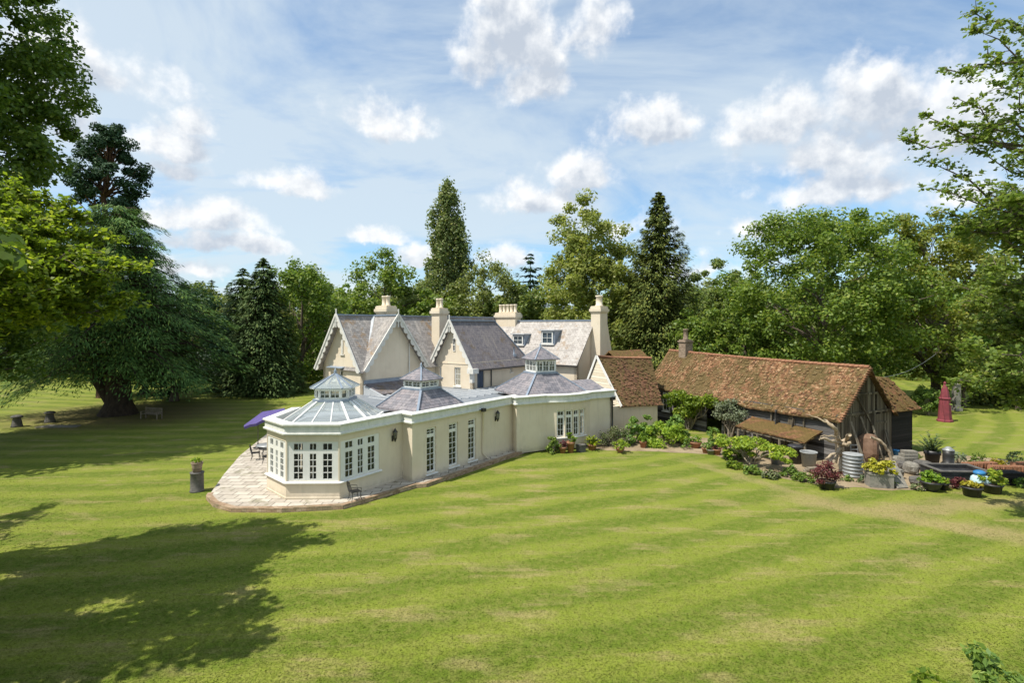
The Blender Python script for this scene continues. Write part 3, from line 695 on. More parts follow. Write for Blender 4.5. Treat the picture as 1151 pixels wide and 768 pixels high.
# link between orangery and barn: steep mossy roof with a weatherboarded gable
KF = Frame((7.9, 40.9, 0), R(62))
LNK = 4.3
mb = MB(); mb.wall(KF(-.35, 0), KF(LNK, 0), 0, 2.3); mb.wall(KF(LNK, 0), KF(5.9, 2.75), 0, 2.3); mb.wall(KF(5.9, 2.75), KF(5.9, 4.7), 0, 2.5); mb.wall(KF(5.9, 4.7), KF(.4, 4.7), 0, 2.6)
mb.slab([KF(LNK, 0, 2.3), KF(5.9, 2.75, 5.4), KF(5.9, 2.75, 2.3)], Vector((1, -.5, 0)), .1); mb.slab([KF(5.9, 2.75, 2.3), KF(5.9, 2.75, 5.4), KF(5.9, 4.7, 2.5)], KF.A, .1); mb.build('wall', M_WALL, OR)
EZ, RZ_, RB = 2.28, 5.95, 2.8
KA, KE, KR = .38, LNK + .25, 6.2
def rough_slope(mb, p00, p10, p11, p01, nu, nv, amp, seed, th=.09):
    """roof slope as a gently uneven grid; p00,p10 eave, p01,p11 ridge"""
    rr = random.Random(seed); n = (Vector(p10) - Vector(p00)).cross(Vector(p01) - Vector(p00)).normalized()
    ph = [rr.uniform(0, 6) for _ in range(6)]
    def q(i, j):
        a, b = i / nu, j / nv
        p = Vector(p00).lerp(Vector(p10), a).lerp(Vector(p01).lerp(Vector(p11), a), b)
        w = math.sin(a * 7 + ph[0]) * .5 + math.sin(a * 17 + b * 3 + ph[1]) * .25 + math.sin(b * 5 + a * 4 + ph[2]) * .35
        return p + n * (w * amp + rr.uniform(-amp, amp) * .35)
    T_ = [[q(i, j) for j in range(nv + 1)] for i in range(nu + 1)]
    mb.add([T_[i][j] for i in range(nu + 1) for j in range(nv + 1)], [[i * (nv + 1) + j, (i + 1) * (nv + 1) + j, (i + 1) * (nv + 1) + j + 1, i * (nv + 1) + j + 1] for i in range(nu) for j in range(nv)])
    # underside and edges
    bd = [T_[i][0] for i in range(nu + 1)] + [T_[nu][j] for j in range(1, nv + 1)] + [T_[i][nv] for i in range(nu - 1, -1, -1)] + [T_[0][j] for j in range(nv - 1, 0, -1)]
    lo = [p - n * th for p in bd]; k = len(bd)
    mb.add(bd + lo, [[i, i + k, (i + 1) % k + k, (i + 1) % k] for i in range(k)] + [list(range(k, 2 * k))])
    return T_
def loose_tiles(m, T_, cnt, seed):
    """slipped and lifted tiles standing a little proud of a roof grid"""
    rng = random.Random(seed); nu, nv = len(T_) - 1, len(T_[0]) - 1
    for _ in range(cnt):
        i = rng.randrange(nu); j = rng.randrange(nv); c = T_[i][j].lerp(T_[i + 1][j], rng.random()).lerp(T_[i][j + 1].lerp(T_[i + 1][j + 1], rng.random()), rng.random())
        nn = (T_[i + 1][j] - T_[i][j]).cross(T_[i][j + 1] - T_[i][j]).normalized(); nn = nn if nn.z > 0 else -nn
        u_ = (T_[i + 1][j] - T_[i][j]).normalized(); v_ = nn.cross(u_).normalized(); c = c + nn * .03; sg = 1 if v_.z < 0 else -1
        w_, h_ = rng.uniform(.08, .12), rng.uniform(.09, .14); lift = rng.uniform(.005, .04)
        m.slab([c + u_ * x_ * w_ + v_ * y_ * h_ + nn * (lift if y_ * sg > 0 else -.012) for x_, y_ in ((-1, -1), (1, -1), (1, 1), (-1, 1))], nn, .016)
mb = MB(); Tl = rough_slope(mb, KF(KA, -.3, EZ), KF(KE, -.3, EZ - .12), KF(KR, RB, RZ_ - .3), KF(KA, RB, RZ_), 26, 14, .03, 2)
rough_slope(mb, KF(KR, 4.8, EZ + .35), KF(KA, 4.8, EZ + .35), KF(KA, RB, RZ_ - .01), KF(KR, RB, RZ_ - .31), 20, 8, .03, 3)
loose_tiles(mb, Tl, 300, 2); lr = mb.build('link_roof', M_CLAYX, OR)
mb = MB(); mb.tube([KF(KA, RB, RZ_ + .02), KF(2.2, RB, RZ_ - .14), KF(KR, RB, RZ_ - .28)], .12, 8); mb.build('ridge_tiles', M_TERRA, lr)
# taller mossy ridge standing just behind
mb = MB(); rough_slope(mb, KF(2.6, 2.9, RZ_ - .35), KF(KR, 2.9, RZ_ - .4), KF(KR, 4.1, RZ_ + .42), KF(2.6, 4.1, RZ_ + .38), 16, 5, .03, 4)
rough_slope(mb, KF(KR, 6.6, RZ_ - 1.5), KF(2.6, 6.6, RZ_ - 1.5), KF(2.6, 4.1, RZ_ + .37), KF(KR, 4.1, RZ_ + .41), 16, 5, .03, 4)
mb.build('upper_roof', M_CLAYM, OR)
mb = MB(); g0, g1, g2 = KF(KA + .06, -.15, EZ - .05), KF(KA + .06, 4.65, EZ + .4), KF(KA + .06, RB, RZ_ - .12)
mb.slab([g0, g2, g1], -KF.A, .06); mb.build('gable_boarding', M_WHTBD, OR)
mb = MB(); mb.bar(KF(KA - .03, -.32, EZ + .02), KF(KA - .03, RB, RZ_ + .06), .06, .2); mb.bar(KF(KA - .03, 4.8, EZ + .37), KF(KA - .03, RB + .02, RZ_ + .06), .06, .2); mb.build('bargeboard', M_WHITE, OR)

# wall lanterns
def wall_lantern(p, n, label):
    r = thing('wall_lantern', label, 'wall light', p, 'black wall lanterns on the orangery')
    m = MB(); o = Vector(p); n = Vector((n[0], n[1], 0)).normalized(); c = o + n * .2
    m.lathe(c + Vector((0, 0, .16)), [(.15, 0), (.12, .05), (.05, .14), (.02, .2)], 8); m.lathe(c + Vector((0, 0, -.2)), [(.03, -.16), (.06, -.06), (.085, 0), (.09, .02)], 8)
    for k in range(6):
        a = k * math.pi / 3; q = Vector((math.cos(a), math.sin(a), 0)); m.bar(c + q * .085 + Vector((0, 0, -.19)), c + q * .125 + Vector((0, 0, .17)), .018)
    m.build('lantern_frame', M_IRON, r)
    m = MB(); m.lathe(c, [(.07, -.18), (.108, .155)], 6); m.build('pane', M_GLASS, r)
    m = MB(); m.bar(o + Vector((0, 0, -.22)), c + Vector((0, 0, -.24)), .03); m.box(o + n * .015 + Vector((0, 0, -.2)), (.12, .03, .3), math.atan2(n.y, n.x) + R(90)); m.build('bracket', M_IRON, r)
d3 = (V2('C4') - V2('C3')).normalized(); q = V2('C3') + d3 * 3.42
wall_lantern((q.x, q.y, 2.7), (d3.y, -d3.x), 'black wall lantern between the bay window and the notch in the wall')
d5 = (V2('W2') - V2('J')).normalized(); q = V2('J') + d5 * 7.1
wall_lantern((q.x, q.y, 2.75), (d5.y, -d5.x), 'black wall lantern to the right of the three french windows')

# ------------------------------------------------------------------ the two-storey house
HO = thing('country_house', 'two storey cream country house with steep slate gables, scalloped bargeboards and tall chimneys', 'house', HF(8, 0))
EV, RG = 5.45, 9.25
def gable(mb, p0, p1, z0, ze, zr, ops=(), th=.28):
    mb.wall(p0, p1, z0, ze, ops, th)
    a, b = Vector((*p0[:2], 0)), Vector((*p1[:2], 0)); t_ = (b - a).normalized(); n = Vector((t_.y, -t_.x, 0))
    tri = [a + Vector((0, 0, ze)), b + Vector((0, 0, ze)), (a + b) / 2 + Vector((0, 0, zr))]
    mb.slab(tri, n, th)
def barge(parent, e0, rg, e1, out, drop=.34, th=.07, tabs=9):
    """scalloped bargeboards up to a gable apex"""
    m = MB(); out = Vector(out).normalized()
    for e in (e0, e1):
        e = Vector(e); r_ = Vector(rg); d = r_ - e; L = d.length; dn = d / L
        side = dn.cross(out); side = side if side.z < 0 else -side
        nn = tabs
        for k in range(nn):
            a = e + dn * (L * k / nn); b = e + dn * (L * (k + 1) / nn); mid = (a + b) / 2
            pts = [a, b, b + side * drop * .45, b.lerp(mid, .55) + side * drop * .9, mid + side * drop, a.lerp(mid, .45) + side * drop * .9, a + side * drop * .45]
            m.slab(pts, out, th)
        m.bar(e - side * .03 + out * .02, r_ - side * .03 + out * .02, .13, .09, out)
    m.bar(Vector(rg) + Vector((0, 0, -1.0)), Vector(rg) + Vector((0, 0, .45)), .09)
    return m.build('bargeboard', M_BARGE, parent)
def roof_pair(parent, F, axis, r0, r1, c, half, ze, zr, over=.35, mat=None, hip1=0, slopes=(1, 1)):
    """pitched roof; ridge runs along axis 'a' or 'b' from r0 to r1 at cross position c"""
    P = (lambda l, k, z: F(l, k, z)) if axis == 'a' else (lambda l, k, z: F(k, l, z))
    sl = (zr - ze) / half; zo = ze - over * sl; m = MB(); h = half + over
    for sgn, on in ((-1, slopes[0]), (1, slopes[1])):
        if not on: continue
        pts = [P(r0, c + sgn * h, zo), P(r1, c + sgn * h, zo), P(r1 - hip1, c, zr), P(r0, c, zr)]
        n = (pts[1] - pts[0]).cross(pts[3] - pts[0])
        if n.z < 0: n = -n
        m.slab([p + Vector((0, 0, .06)) for p in pts], n, .1)
    if hip1:
        pts = [P(r1, c - h, zo), P(r1, c + h, zo), P(r1 - hip1, c, zr)]; n = (pts[1] - pts[0]).cross(pts[2] - pts[0]); n = n if n.z > 0 else -n
        m.slab([p + Vector((0, 0, .05)) for p in pts], n, .1)
    o = m.build('roof', mat or M_SLATEO, parent)
    r = MB(); r.bar(P(r0, c, zr + .08), P(r1 - hip1, c, zr + .08), .26, .12)
    if hip1:
        for sgn in (-1, 1): r.bar(P(r1 - hip1, c, zr + .1), P(r1, c + sgn * h, zo + .1), .2, .08)
    r.build('ridge_capping', M_LEAD, o)
    return o
# block one: gable facing the left-hand lawn, cross gable facing the orangery
W1, G2a, G2b = 5.0, 0.15, 5.95
mb = MB()
gable(mb, HF(0, W1), HF(0, 0), 0, EV, RG, [(1.15, 1.65, 4.15, 5.05), (2.05, 2.55, 4.15, 5.05)])
mb.wall(HF(0, 0), HF(7.7, 0), 0, EV)
mid = (G2a + G2b) / 2
mb.slab([HF(G2a, 0, EV), HF(G2b, 0, EV), HF(mid, 0, RG)], -HF.B, .28)
mb.wall(HF(7.7, W1), HF(0, W1), 0, EV)
mb.build('wall', M_WALL, HO)
for a in (1.15, 2.05): window(HO, HF(0, W1), HF(0, 0), a, a + .5, 4.15, 5.05, 1, 2)
mb = MB(); mb.hexa([HF(-.003, 4.15, 5.2), HF(-.3, 4.15, 5.17), HF(-.3, 2.15, 5.17), HF(-.003, 2.15, 5.2)], [HF(-.003, 4.15, 5.3), HF(-.3, 4.15, 5.23), HF(-.3, 2.15, 5.23), HF(-.003, 2.15, 5.3)]); mb.build('window_hood', M_LEAD, HO)
mb = MB(); F_ = HF; F_.box(mb, -.06, -.003, 2.36, 2.58, 6.3, 7.4); F_.box(mb, -.09, -.003, 2.2, 2.74, 6.18, 6.28); mb.build('attic_slit', M_BARGE, HO)
mr = roof_pair(HO, HF, 'a', -.55, 20.5, 2.5, 2.5, EV, RG, slopes=(0, 1))
mb = MB(); slm = (RG - EV) / 2.5; zo_ = EV - .35 * slm + .06
for pts in ([HF(-.55, -.35, zo_), HF(G2a - .33, -.35, zo_), HF(mid, 2.5, RG + .06), HF(-.55, 2.5, RG + .06)], [HF(G2b + .33, -.35, zo_), HF(20.5, -.35, zo_), HF(20.5, 2.5, RG + .06), HF(mid, 2.5, RG + .06)]):
    n_ = (pts[1] - pts[0]).cross(pts[3] - pts[0]); mb.slab(pts, n_ if n_.z > 0 else -n_, .1)
mb.build('roof', M_SLATEO, HO)
roof_pair(HO, HF, 'b', -.5, 2.5, mid, (G2b - G2a) / 2, EV, RG)
ov = .35; sl1 = (RG - EV) / 2.5; sl2 = (RG - EV) / ((G2b - G2a) / 2)
barge(HO, HF(-.56, 2.5 + 2.85, EV - ov * sl1 + .1), HF(-.56, 2.5, RG + .1), HF(-.56, -.35, EV - ov * sl1 + .1), -HF.A)
barge(HO, HF(G2a - .35, -.51, EV - ov * sl2 + .1), HF(mid, -.51, RG + .1), HF(G2b + .35, -.51, EV - ov * sl2 + .1), -HF.B)
mb = MB(); mb.tube([HF(4.55, -.09, 7.0), HF(4.55, -.09, 3.9)], .055, 8); mb.build('downpipe', M_BARGE, HO)
# lead valley between the two gables
mb = MB(); mb.bar(HF(.02, .02, EV - .2), HF(mid * .97, 2.45, RG + .1), .26, .05); mb.build('valley_gutter', M_LEADP, HO)
# lean-to roof under the cross gable
mb = MB()
mb.slab([HF(.15, -1.6, 3.42), HF(5.6, -1.6, 3.42), HF(5.6, -.05, 4.12), HF(.15, -.05, 4.12)], Vector((0, 0, 1)), .08); mb.build('lean_to_roof', M_SLATE, HO)
mb = MB(); HF.box(mb, .1, 5.7, -.12, -.003, 4.1, 4.36); mb.build('lead_flashing', M_LEAD, HO)
mb = MB(); mb.slab([HF(.02, -.1, 3.3), HF(.02, -2.6, 3.3), HF(.02, -.1, 4.0)], -HF.A, .14); mb.slab([HF(1.0, -2.0, 3.36), HF(4.8, -2.0, 3.36), HF(4.8, -3.1, 3.95), HF(1.0, -3.1, 3.95)], Vector((0, 0, 1)), .08); mb.build('upstand', M_LEADP, HO)
# block three: gable and long roof in front of the main range
a3, b3, w3 = 7.6, -4.3, 4.4
EV3, RG3 = 5.35, 8.85
mb = MB()
gable(mb, HF(a3, b3 + w3), HF(a3, b3), 0, EV3, RG3, [(2.35, 3.05, 3.45, 5.0), (.55, .85, 4.0, 4.95)])
mb.wall(HF(a3, b3), HF(15.3, b3), 0, EV3 + .1, [(.55, 1.45, 3.32, 4.95), (5.05, 5.35, 4.35, 4.95)])
mb.wall(HF(15.3, b3), HF(15.3, b3 + w3), 0, EV3)
mb.build('wall', M_WALL, HO)
window(HO, HF(a3, b3 + w3), HF(a3, b3), 2.35, 3.05, 3.45, 5.0, 3, 3)
window(HO, HF(a3, b3 + w3), HF(a3, b3), .55, .85, 4.0, 4.95, 1, 2)
window(HO, HF(a3, b3), HF(15.3, b3), 5.05, 5.35, 4.35, 4.95, 1, 1)
mb = MB(); HF.box(mb, a3 + .58, a3 + 1.42, b3 + .1, b3 + .16, 3.34, 4.93)
for k in range(2):
    for j in range(3): HF.box(mb, a3 + .66 + k * .38, a3 + .96 + k * .38, b3 + .085, b3 + .099, 3.45 + j * .5, 3.85 + j * .5)
dr = mb.build('door', M_DOOR, HO)
mb = MB(); HF.box(mb, a3 + .42, a3 + 1.58, b3 - .2, b3 - .003, 4.98, 5.06); mb.build('door_hood', M_LEAD, HO)
mb = MB(); HF.box(mb, a3 - .035, a3 - .003, b3 - .02, b3 + w3, 5.28, 5.36); mb.build('string_course', M_WALL, HO)
mb = MB(); c3 = b3 + w3 / 2
HF.box(mb, a3 - .05, a3 - .004, c3 - .28, c3 - .02, 6.35, 7.45); mb.build('attic_window', M_WHITE, HO)
mb = MB(); HF.box(mb, a3 - .056, a3 - .051, c3 - .23, c3 - .07, 6.42, 6.85); HF.box(mb, a3 - .056, a3 - .051, c3 - .23, c3 - .07, 6.92, 7.38); mb.build('attic_pane', M_DARK, HO)
roof_pair(HO, HF, 'a', a3 - .45, 15.7, c3, w3 / 2, EV3, RG3, mat=M_SLATE, hip1=2.6)
sl3 = (RG3 - EV3) / (w3 / 2)
barge(HO, HF(a3 - .46, c3 + w3 / 2 + .35, EV3 - .35 * sl3 + .1), HF(a3 - .46, c3, RG3 + .1), HF(a3 - .46, c3 - w3 / 2 - .35, EV3 - .35 * sl3 + .1), -HF.A, tabs=8)
mb = MB(); HF.box(mb, a3 - .55, a3 + .15, b3 - .5, b3 + .15, EV3 - .75, EV3 - .35); HF.box(mb, a3 - .3, a3 - .01, b3 - .2, b3 + .1, EV3 - 1.5, EV3 - .752); mb.build('kneeler', M_BARGE, HO)
mb = MB(); mb.tube([HF(a3 + 2.3, b3 - .07, EV3 - .3), HF(a3 + 2.3, b3 - .07, 3.35)], .05, 8); mb.tube([HF(a3 + .3, b3 - .42, EV3 - .52), HF(15.5, b3 - .42, EV3 - .52)], .065, 8); mb.build('gutter', M_IRON, HO)
# vent on the roof
vt = HF(13.6, b3 + .3, EV3 + .45)
mb = MB(); mb.box(vt, (.35, .3, .25), HF.rz); mb.tube([vt, vt + Vector((0, 0, .75))], .06, 8); mb.build('roof_vent', M_LEAD, HO)
# rear range: ridge across the back, gable end on the right
a4, w4, be, EV4, RG4 = 19.3, 3.0, -9.0, 5.3, 8.9
mb = MB()
gable(mb, HF(a4 - w4, be), HF(a4 + w4, be), 0, EV4, RG4)
mb.wall(HF(a4 - w4, 6), HF(a4 - w4, be), 0, EV4)
mb.build('wall', M_WALL, HO)
roof_pair(HO, HF, 'b', be - .18, 6.0, a4, w4, EV4, RG4, mat=M_SLATEP)
mb = MB(); HF.box(mb, a4 - w4 - .35, a4 - w4 - .05, be - .1, 0, EV4 - .5, EV4 - .38); mb.build('gutter', M_IRON, HO)
# dormer
def dormer(bc, zc, w, h, dep):
    ad = a4 - w4 + (zc - EV4) / ((RG4 - EV4) / w4) - .25
    d = MB(); HF.box(d, ad + .02, ad + dep, bc - w / 2 - .12, bc + w / 2 + .12, zc - .1, zc + h + .1)
    dd = d.build('dormer', M_LEAD, HO)
    window(dd, HF(ad - .02, bc + w / 2), HF(ad - .02, bc - w / 2), 0, w, zc, zc + h, 2, 2, rec=-.07, sill=True, gl=M_GLASS)
    d = MB(); HF.box(d, ad - .2, ad + dep + .05, bc - w / 2 - .22, bc + w / 2 + .22, zc + h + .102, zc + h + .2); d.build('dormer_roof', M_LEADP, dd)
dormer(-5.25, 6.75, 1.25, 1.15, 1.5)
dormer(-1.9, 6.6, 1.2, .9, 1.3)
# chimneys
def chimney(a, b, la, lb, z0, zt, pots, ph, alongb=True, shoulder=None, pd=.17):
    m = MB(); HF.box(m, a - la / 2, a + la / 2, b - lb / 2, b + lb / 2, z0, zt - .62)
    for (g, u, v) in ((.07, -.62, -.5), (.13, -.498, -.26), (.05, -.258, -.06), (.0, -.058, 0.0)):
        HF.box(m, a - la / 2 - g, a + la / 2 + g, b - lb / 2 - g, b + lb / 2 + g, zt + u + .001, zt + v)
    if shoulder:
        m.hexa([HF(a + la / 2, b - lb / 2, z0), HF(a + la / 2 + shoulder[0], b - lb / 2, z0), HF(a + la / 2 + shoulder[0], b + lb / 2, z0), HF(a + la / 2, b + lb / 2, z0)],
               [HF(a + la / 2, b - lb / 2, shoulder[1]), HF(a + la / 2 + .05, b - lb / 2, shoulder[1]), HF(a + la / 2 + .05, b + lb / 2, shoulder[1]), HF(a + la / 2, b + lb / 2, shoulder[1])])
    c = m.build('chimney', M_WALL, HO)
    for k in range(pots):
        f = (k - (pots - 1) / 2) * pd * 2.55
        p = HF(a, b - f, zt) if alongb else HF(a + f, b, zt)
        q = MB(); q.lathe(p, [(pd * 1.1, 0), (pd * 1.1, .08), (pd * .86, .12), (pd * .82, ph - .16), (pd * 1.0, ph - .12), (pd * 1.0, ph), (pd * .7, ph), (pd * .7, ph - .1)], 12)
        q.build('chimney_pot', M_WALL, c)
chimney(4.35, 2.55, 1.0, 1.35, 7.6, 10.15, 2, .85, True, pd=.2)
chimney(8.75, .62, 1.0, .95, 4.5, 10.05, 2, .85, True, pd=.17)
chimney(19.3, 1.05, .95, 2.6, 8.0, 9.85, 5, .85, True, pd=.19)
chimney(19.55, -9.5, 1.45, .95, 0, 10.3, 1, 1.0, True, shoulder=(2.9, 8.6), pd=.36)
# roof aerial / lead box on the left of the tall chimney
mb = MB(); mb.bar(HF(a4, 2.6, RG4), HF(a4 - 1.4, 2.5, 7.3), .9, .1); mb.build('lead_gutter', M_LEAD, HO)

# ------------------------------------------------------------------ the barn
BN = Vector((20.1, 32.9, 0)); BFp = Vector((12.45, 48.9, 0))
bd_ = (BFp - BN); BLEN = bd_.length; bd_.normalize(); bp_ = Vector((bd_.y, -bd_.x, 0))      # along (away), across (to the right)
def BF(a, b, z=0): return BN + bd_ * a + bp_ * b + Vector((0, 0, z))
BW = 5.36
BA = thing('timber_barn', 'old black weatherboarded barn with a sagging orange clay tile roof and open timber gable', 'barn', BF(8, 2.5))
def barn_z(a): f = a / BLEN; return .32 * f - .10 * math.sin(math.pi * f)
mb = MB(); dw = BLEN
# long boarded wall facing the garden: window, doorway
ops = [(BLEN - 8.6, BLEN - 7.0, 0, 2.45), (BLEN - 3.2, BLEN - 2.35, 1.0, 2.75)]
f0, f1 = BF(BLEN, 0), BF(0, 0)
opsf = [(BLEN - b, BLEN - a, c, d) for a, b, c, d in [(BLEN - 8.6, BLEN - 7.0, 0, 2.45), (BLEN - 2.9, BLEN - 2.0, 1.0, 2.6)]]
mb.wall(f0, f1, 0, 3.0, opsf, .12); mb.build('wall', M_BLKBD, BA)
mb = MB(); mb.wall(BF(BW - .02, 0, 0) if False else BF(BLEN, BW), BF(BLEN, 0), 0, 3.2, (), .12); mb.wall(BF(0, BW), BF(BLEN, BW), 0, 3.0, (), .12); mb.build('rear_wall', M_BLKBD, BA)
window(BA, f0, f1, 2.0, 2.9, 1.0, 2.6, 2, 3, rec=-.02)
for a, wd in ((0, .2), (2.2, .2), (4.6, .24), (6.9, .22), (8.7, .2), (13.6, .18)):
    mb = MB(); mb.bar(BF(a + .02, -.045, 0), BF(a + .02, -.045, 2.95), wd, .085, bd_); mb.build('timber_post', M_GREYBD, BA)
mb = MB(); mb.bar(BF(.2, -.10, 2.52), BF(7, -.10, 2.56), .06, .16); mb.build('wall_plate', M_GREYBD, BA)
mb = MB(); mb.bar(BF(3.6, -.11, .2), BF(3.1, -.11, 2.5), .3, .05, bp_); mb.build('timber_brace', M_GREYBD, BA)
mb = MB(); mb.bar(BF(4.05, -.09, 1.45), BF(4.05, -.09, 2.75), .8, .05, bd_); mb.build('board_shutter', M_BLKBD, BA)
# near gable: rough vertical boards, each plank its own length, with gaps; door on the right
rr = random.Random(5); mb = MB(); x = .02
def gz_(b): return 5.72 - abs(b - BW / 2) / (BW / 2) * 2.95
while x < BW - .1:
    w = rr.uniform(.16, .26); w = min(w, BW - .02 - x); z1 = gz_(x + w / 2) - rr.uniform(.08, .2); o = rr.uniform(-.02, .02)
    if not (3.55 < x + w / 2 < 4.9): 
        zm = 2.95 + rr.uniform(-.08, .05)
        mb.hexa([BF(-.02 + o, x, .05), BF(-.02 + o, x + w - .018, .05), BF(.02 + o, x + w - .018, .05), BF(.02 + o, x, .05)], [BF(-.02 + o, x, min(zm, z1)), BF(-.02 + o, x + w - .018, min(zm, z1)), BF(.02 + o, x + w - .018, min(zm, z1)), BF(.02 + o, x, min(zm, z1))])
    x += w
# upper boarding, lapped over the lower
x = .3
while x < BW - .3:
    w = rr.uniform(.18, .3); za, zb_ = gz_(x) - .14, gz_(x + w) - .14; lo = 2.85 + rr.uniform(-.15, .06)
    if min(za, zb_) > lo + .1 and not (3.5 < x < 3.75):
        o = -.05 + rr.uniform(-.012, .012)
        mb.hexa([BF(o - .02, x, lo), BF(o - .02, x + w - .02, lo), BF(o + .02, x + w - .02, lo), BF(o + .02, x, lo)], [BF(o - .02, x, za), BF(o - .02, x + w - .02, zb_), BF(o + .02, x + w - .02, zb_), BF(o + .02, x, za)])
    x += w
gw = mb.build('gable_boarding', M_GREYBD, BA)
mb = MB()
mb.bar(BF(-.09, 0, 2.92), BF(-.09, BW, 2.98), .1, .14); mb.bar(BF(-.1, 1.6, 5.0 - .85), BF(-.1, 3.76, 5.0 - .85), .08, .12); mb.bar(BF(-.1, BW / 2, 2.9), BF(-.1, BW / 2, 5.4), .14, .1); mb.bar(BF(-.1, 3.5, .05), BF(-.1, 3.5, 2.9), .16, .1)
mb.bar(BF(-.11, 1.7, 4.05), BF(-.15, 3.2, 2.1), .09, .09); mb.bar(BF(.05, .03, 0), BF(.05, .03, 2.9), .2, .2); mb.bar(BF(.05, BW - .03, 0), BF(.05, BW - .03, 2.9), .2, .2)
mb.build('gable_frame', M_GREYBD, BA)
mb = MB(); mb.hexa([BF(-.03, 3.6, .08), BF(-.03, 4.88, .08), BF(.01, 4.88, .08), BF(.01, 3.6, .08)], [BF(-.03, 3.6, 2.75), BF(-.03, 4.88, 2.8), BF(.01, 4.88, 2.8), BF(.01, 3.6, 2.75)])
mb.bar(BF(-.06, 3.62, .6), BF(-.06, 4.86, .6), .05, .13); mb.bar(BF(-.06, 3.62, 2.2), BF(-.06, 4.86, 2.2), .05, .13)
mb.build('door', M_GREYBD, BA)
# dark sheet standing in for the barn's unlit inside, behind the boards
mb = MB(); mb.slab([BF(.9, .15, .02), BF(.9, BW - .15, .02), BF(.9, BW - .15, 2.9), BF(.9, BW / 2, 5.4), BF(.9, .15, 2.9)], -bd_, .05); mb.build('dark_backing', M_DARK, BA)
# sagging tiled roof
def barn_slope(sgn):
    nu, nv = 64, 18; rng = random.Random(11 + sgn); vs = []; m = MB()
    def q(i, j):
        a = -.32 + (BLEN + .5) * i / nu; f = j / nv
        if i == 0: a += rng.uniform(-.07, .05)
        b = BW / 2 + sgn * (BW / 2 + .32) * (1 - f); ze = 2.66 + barn_z(a) + (.05 * math.sin(a * .9) if f < .3 else 0)
        zr = 5.86 + barn_z(a)
        z = ze + (zr - ze) * f - .12 * math.sin(math.pi * f) * (1 if sgn < 0 else .5) + .04 * math.sin(a * 1.7 + f * 3) + rng.uniform(-.02, .02)
        if j == 0: z += rng.uniform(-.03, .03)
        return BF(a, b, z)
    T_ = [[q(i, j) for j in range(nv + 1)] for i in range(nu + 1)]
    m.add([T_[i][j] for i in range(nu + 1) for j in range(nv + 1)], [[i * (nv + 1) + j, (i + 1) * (nv + 1) + j, (i + 1) * (nv + 1) + j + 1, i * (nv + 1) + j + 1] for i in range(nu) for j in range(nv)])
    bd2 = [T_[i][0] for i in range(nu + 1)] + [T_[nu][j] for j in range(1, nv + 1)] + [T_[i][nv] for i in range(nu - 1, -1, -1)] + [T_[0][j] for j in range(nv - 1, 0, -1)]
    lo = [p - Vector((0, 0, .11)) for p in bd2]; k = len(bd2)
    m.add(bd2 + lo, [[i, i + k, (i + 1) % k + k, (i + 1) % k] for i in range(k)])
    m.add([p - Vector((0, 0, .11)) for r_ in T_ for p in r_], [[i * (nv + 1) + j, (i + 1) * (nv + 1) + j, (i + 1) * (nv + 1) + j + 1, i * (nv + 1) + j + 1] for i in range(nu) for j in range(nv)])
    # loose and slipped tiles standing proud
    for _ in range(700 if sgn < 0 else 60):
        i = rng.randrange(nu); j = rng.randrange(nv); c = (T_[i][j] + T_[i + 1][j + 1]) / 2
        nrm = (T_[i + 1][j] - T_[i][j]).cross(T_[i][j + 1] - T_[i][j]).normalized(); nrm = nrm if nrm.z > 0 else -nrm
        u_ = bd_; v_ = nrm.cross(u_).normalized(); c = c + nrm * .03 + u_ * rng.uniform(-.1, .1)
        w_, h_ = .085, .12; sk = rng.uniform(-.15, .15)
        pts = [c + u_ * x_ * w_ + v_ * (y_ * h_ + x_ * sk * .1) + nrm * (.02 if y_ * (1 if v_.z < 0 else -1) > 0 else -.01) for x_, y_ in ((-1, -1), (1, -1), (1, 1), (-1, 1))]
        m.slab(pts, nrm, .016)
    return m.build('roof', M_CLAY, BA), T_
r1, T1 = barn_slope(-1); barn_slope(1)
mb = MB()
for i in range(58):
    a = -.3 + i * (BLEN + .4) / 58; a1 = a + (BLEN + .4) / 58 + .02; w_ = rr.uniform(-.015, .015)
    mb.tube([BF(a, BW / 2 + w_, 5.87 + barn_z(a) + w_), BF(a1, BW / 2 + w_, 5.85 + barn_z(a1) + w_)], .12, 8)
mb.build('ridge_tiles', M_TERRA, r1)
mb = MB()
for k in range(24):      # verge tiles stepping down the near gable
    f = k / 24; p = T1[0][0].lerp(T1[0][18], f); mb.box(p + Vector((0, 0, .03)) - bd_ * .05, (.16, .24, .035), math.atan2(bd_.y, bd_.x), None)
mb.build('verge_tiles', M_TERRA, r1)
mb = MB(); c = BF(BLEN - 1.95, BW / 2, 0)
mb.box(c + Vector((0, 0, 6.25)), (.85, .85, 1.5), math.atan2(bd_.y, bd_.x)); mb.box(c + Vector((0, 0, 7.06)), (1.0, 1.0, .119), math.atan2(bd_.y, bd_.x)); mb.box(c + Vector((0, 0, 7.17)), (.8, .8, .1), math.atan2(bd_.y, bd_.x))
ch = mb.build('chimney', M_OLDBRICK, BA)
mb = MB(); mb.lathe(c + Vector((0, 0, 7.2)), [(.26, 0), (.25, .1), (.2, .2), (.19, .85), (.23, .88), (.23, .98), (.15, .98)], 12); mb.build('chimney_pot', M_OLDBRICK, ch)
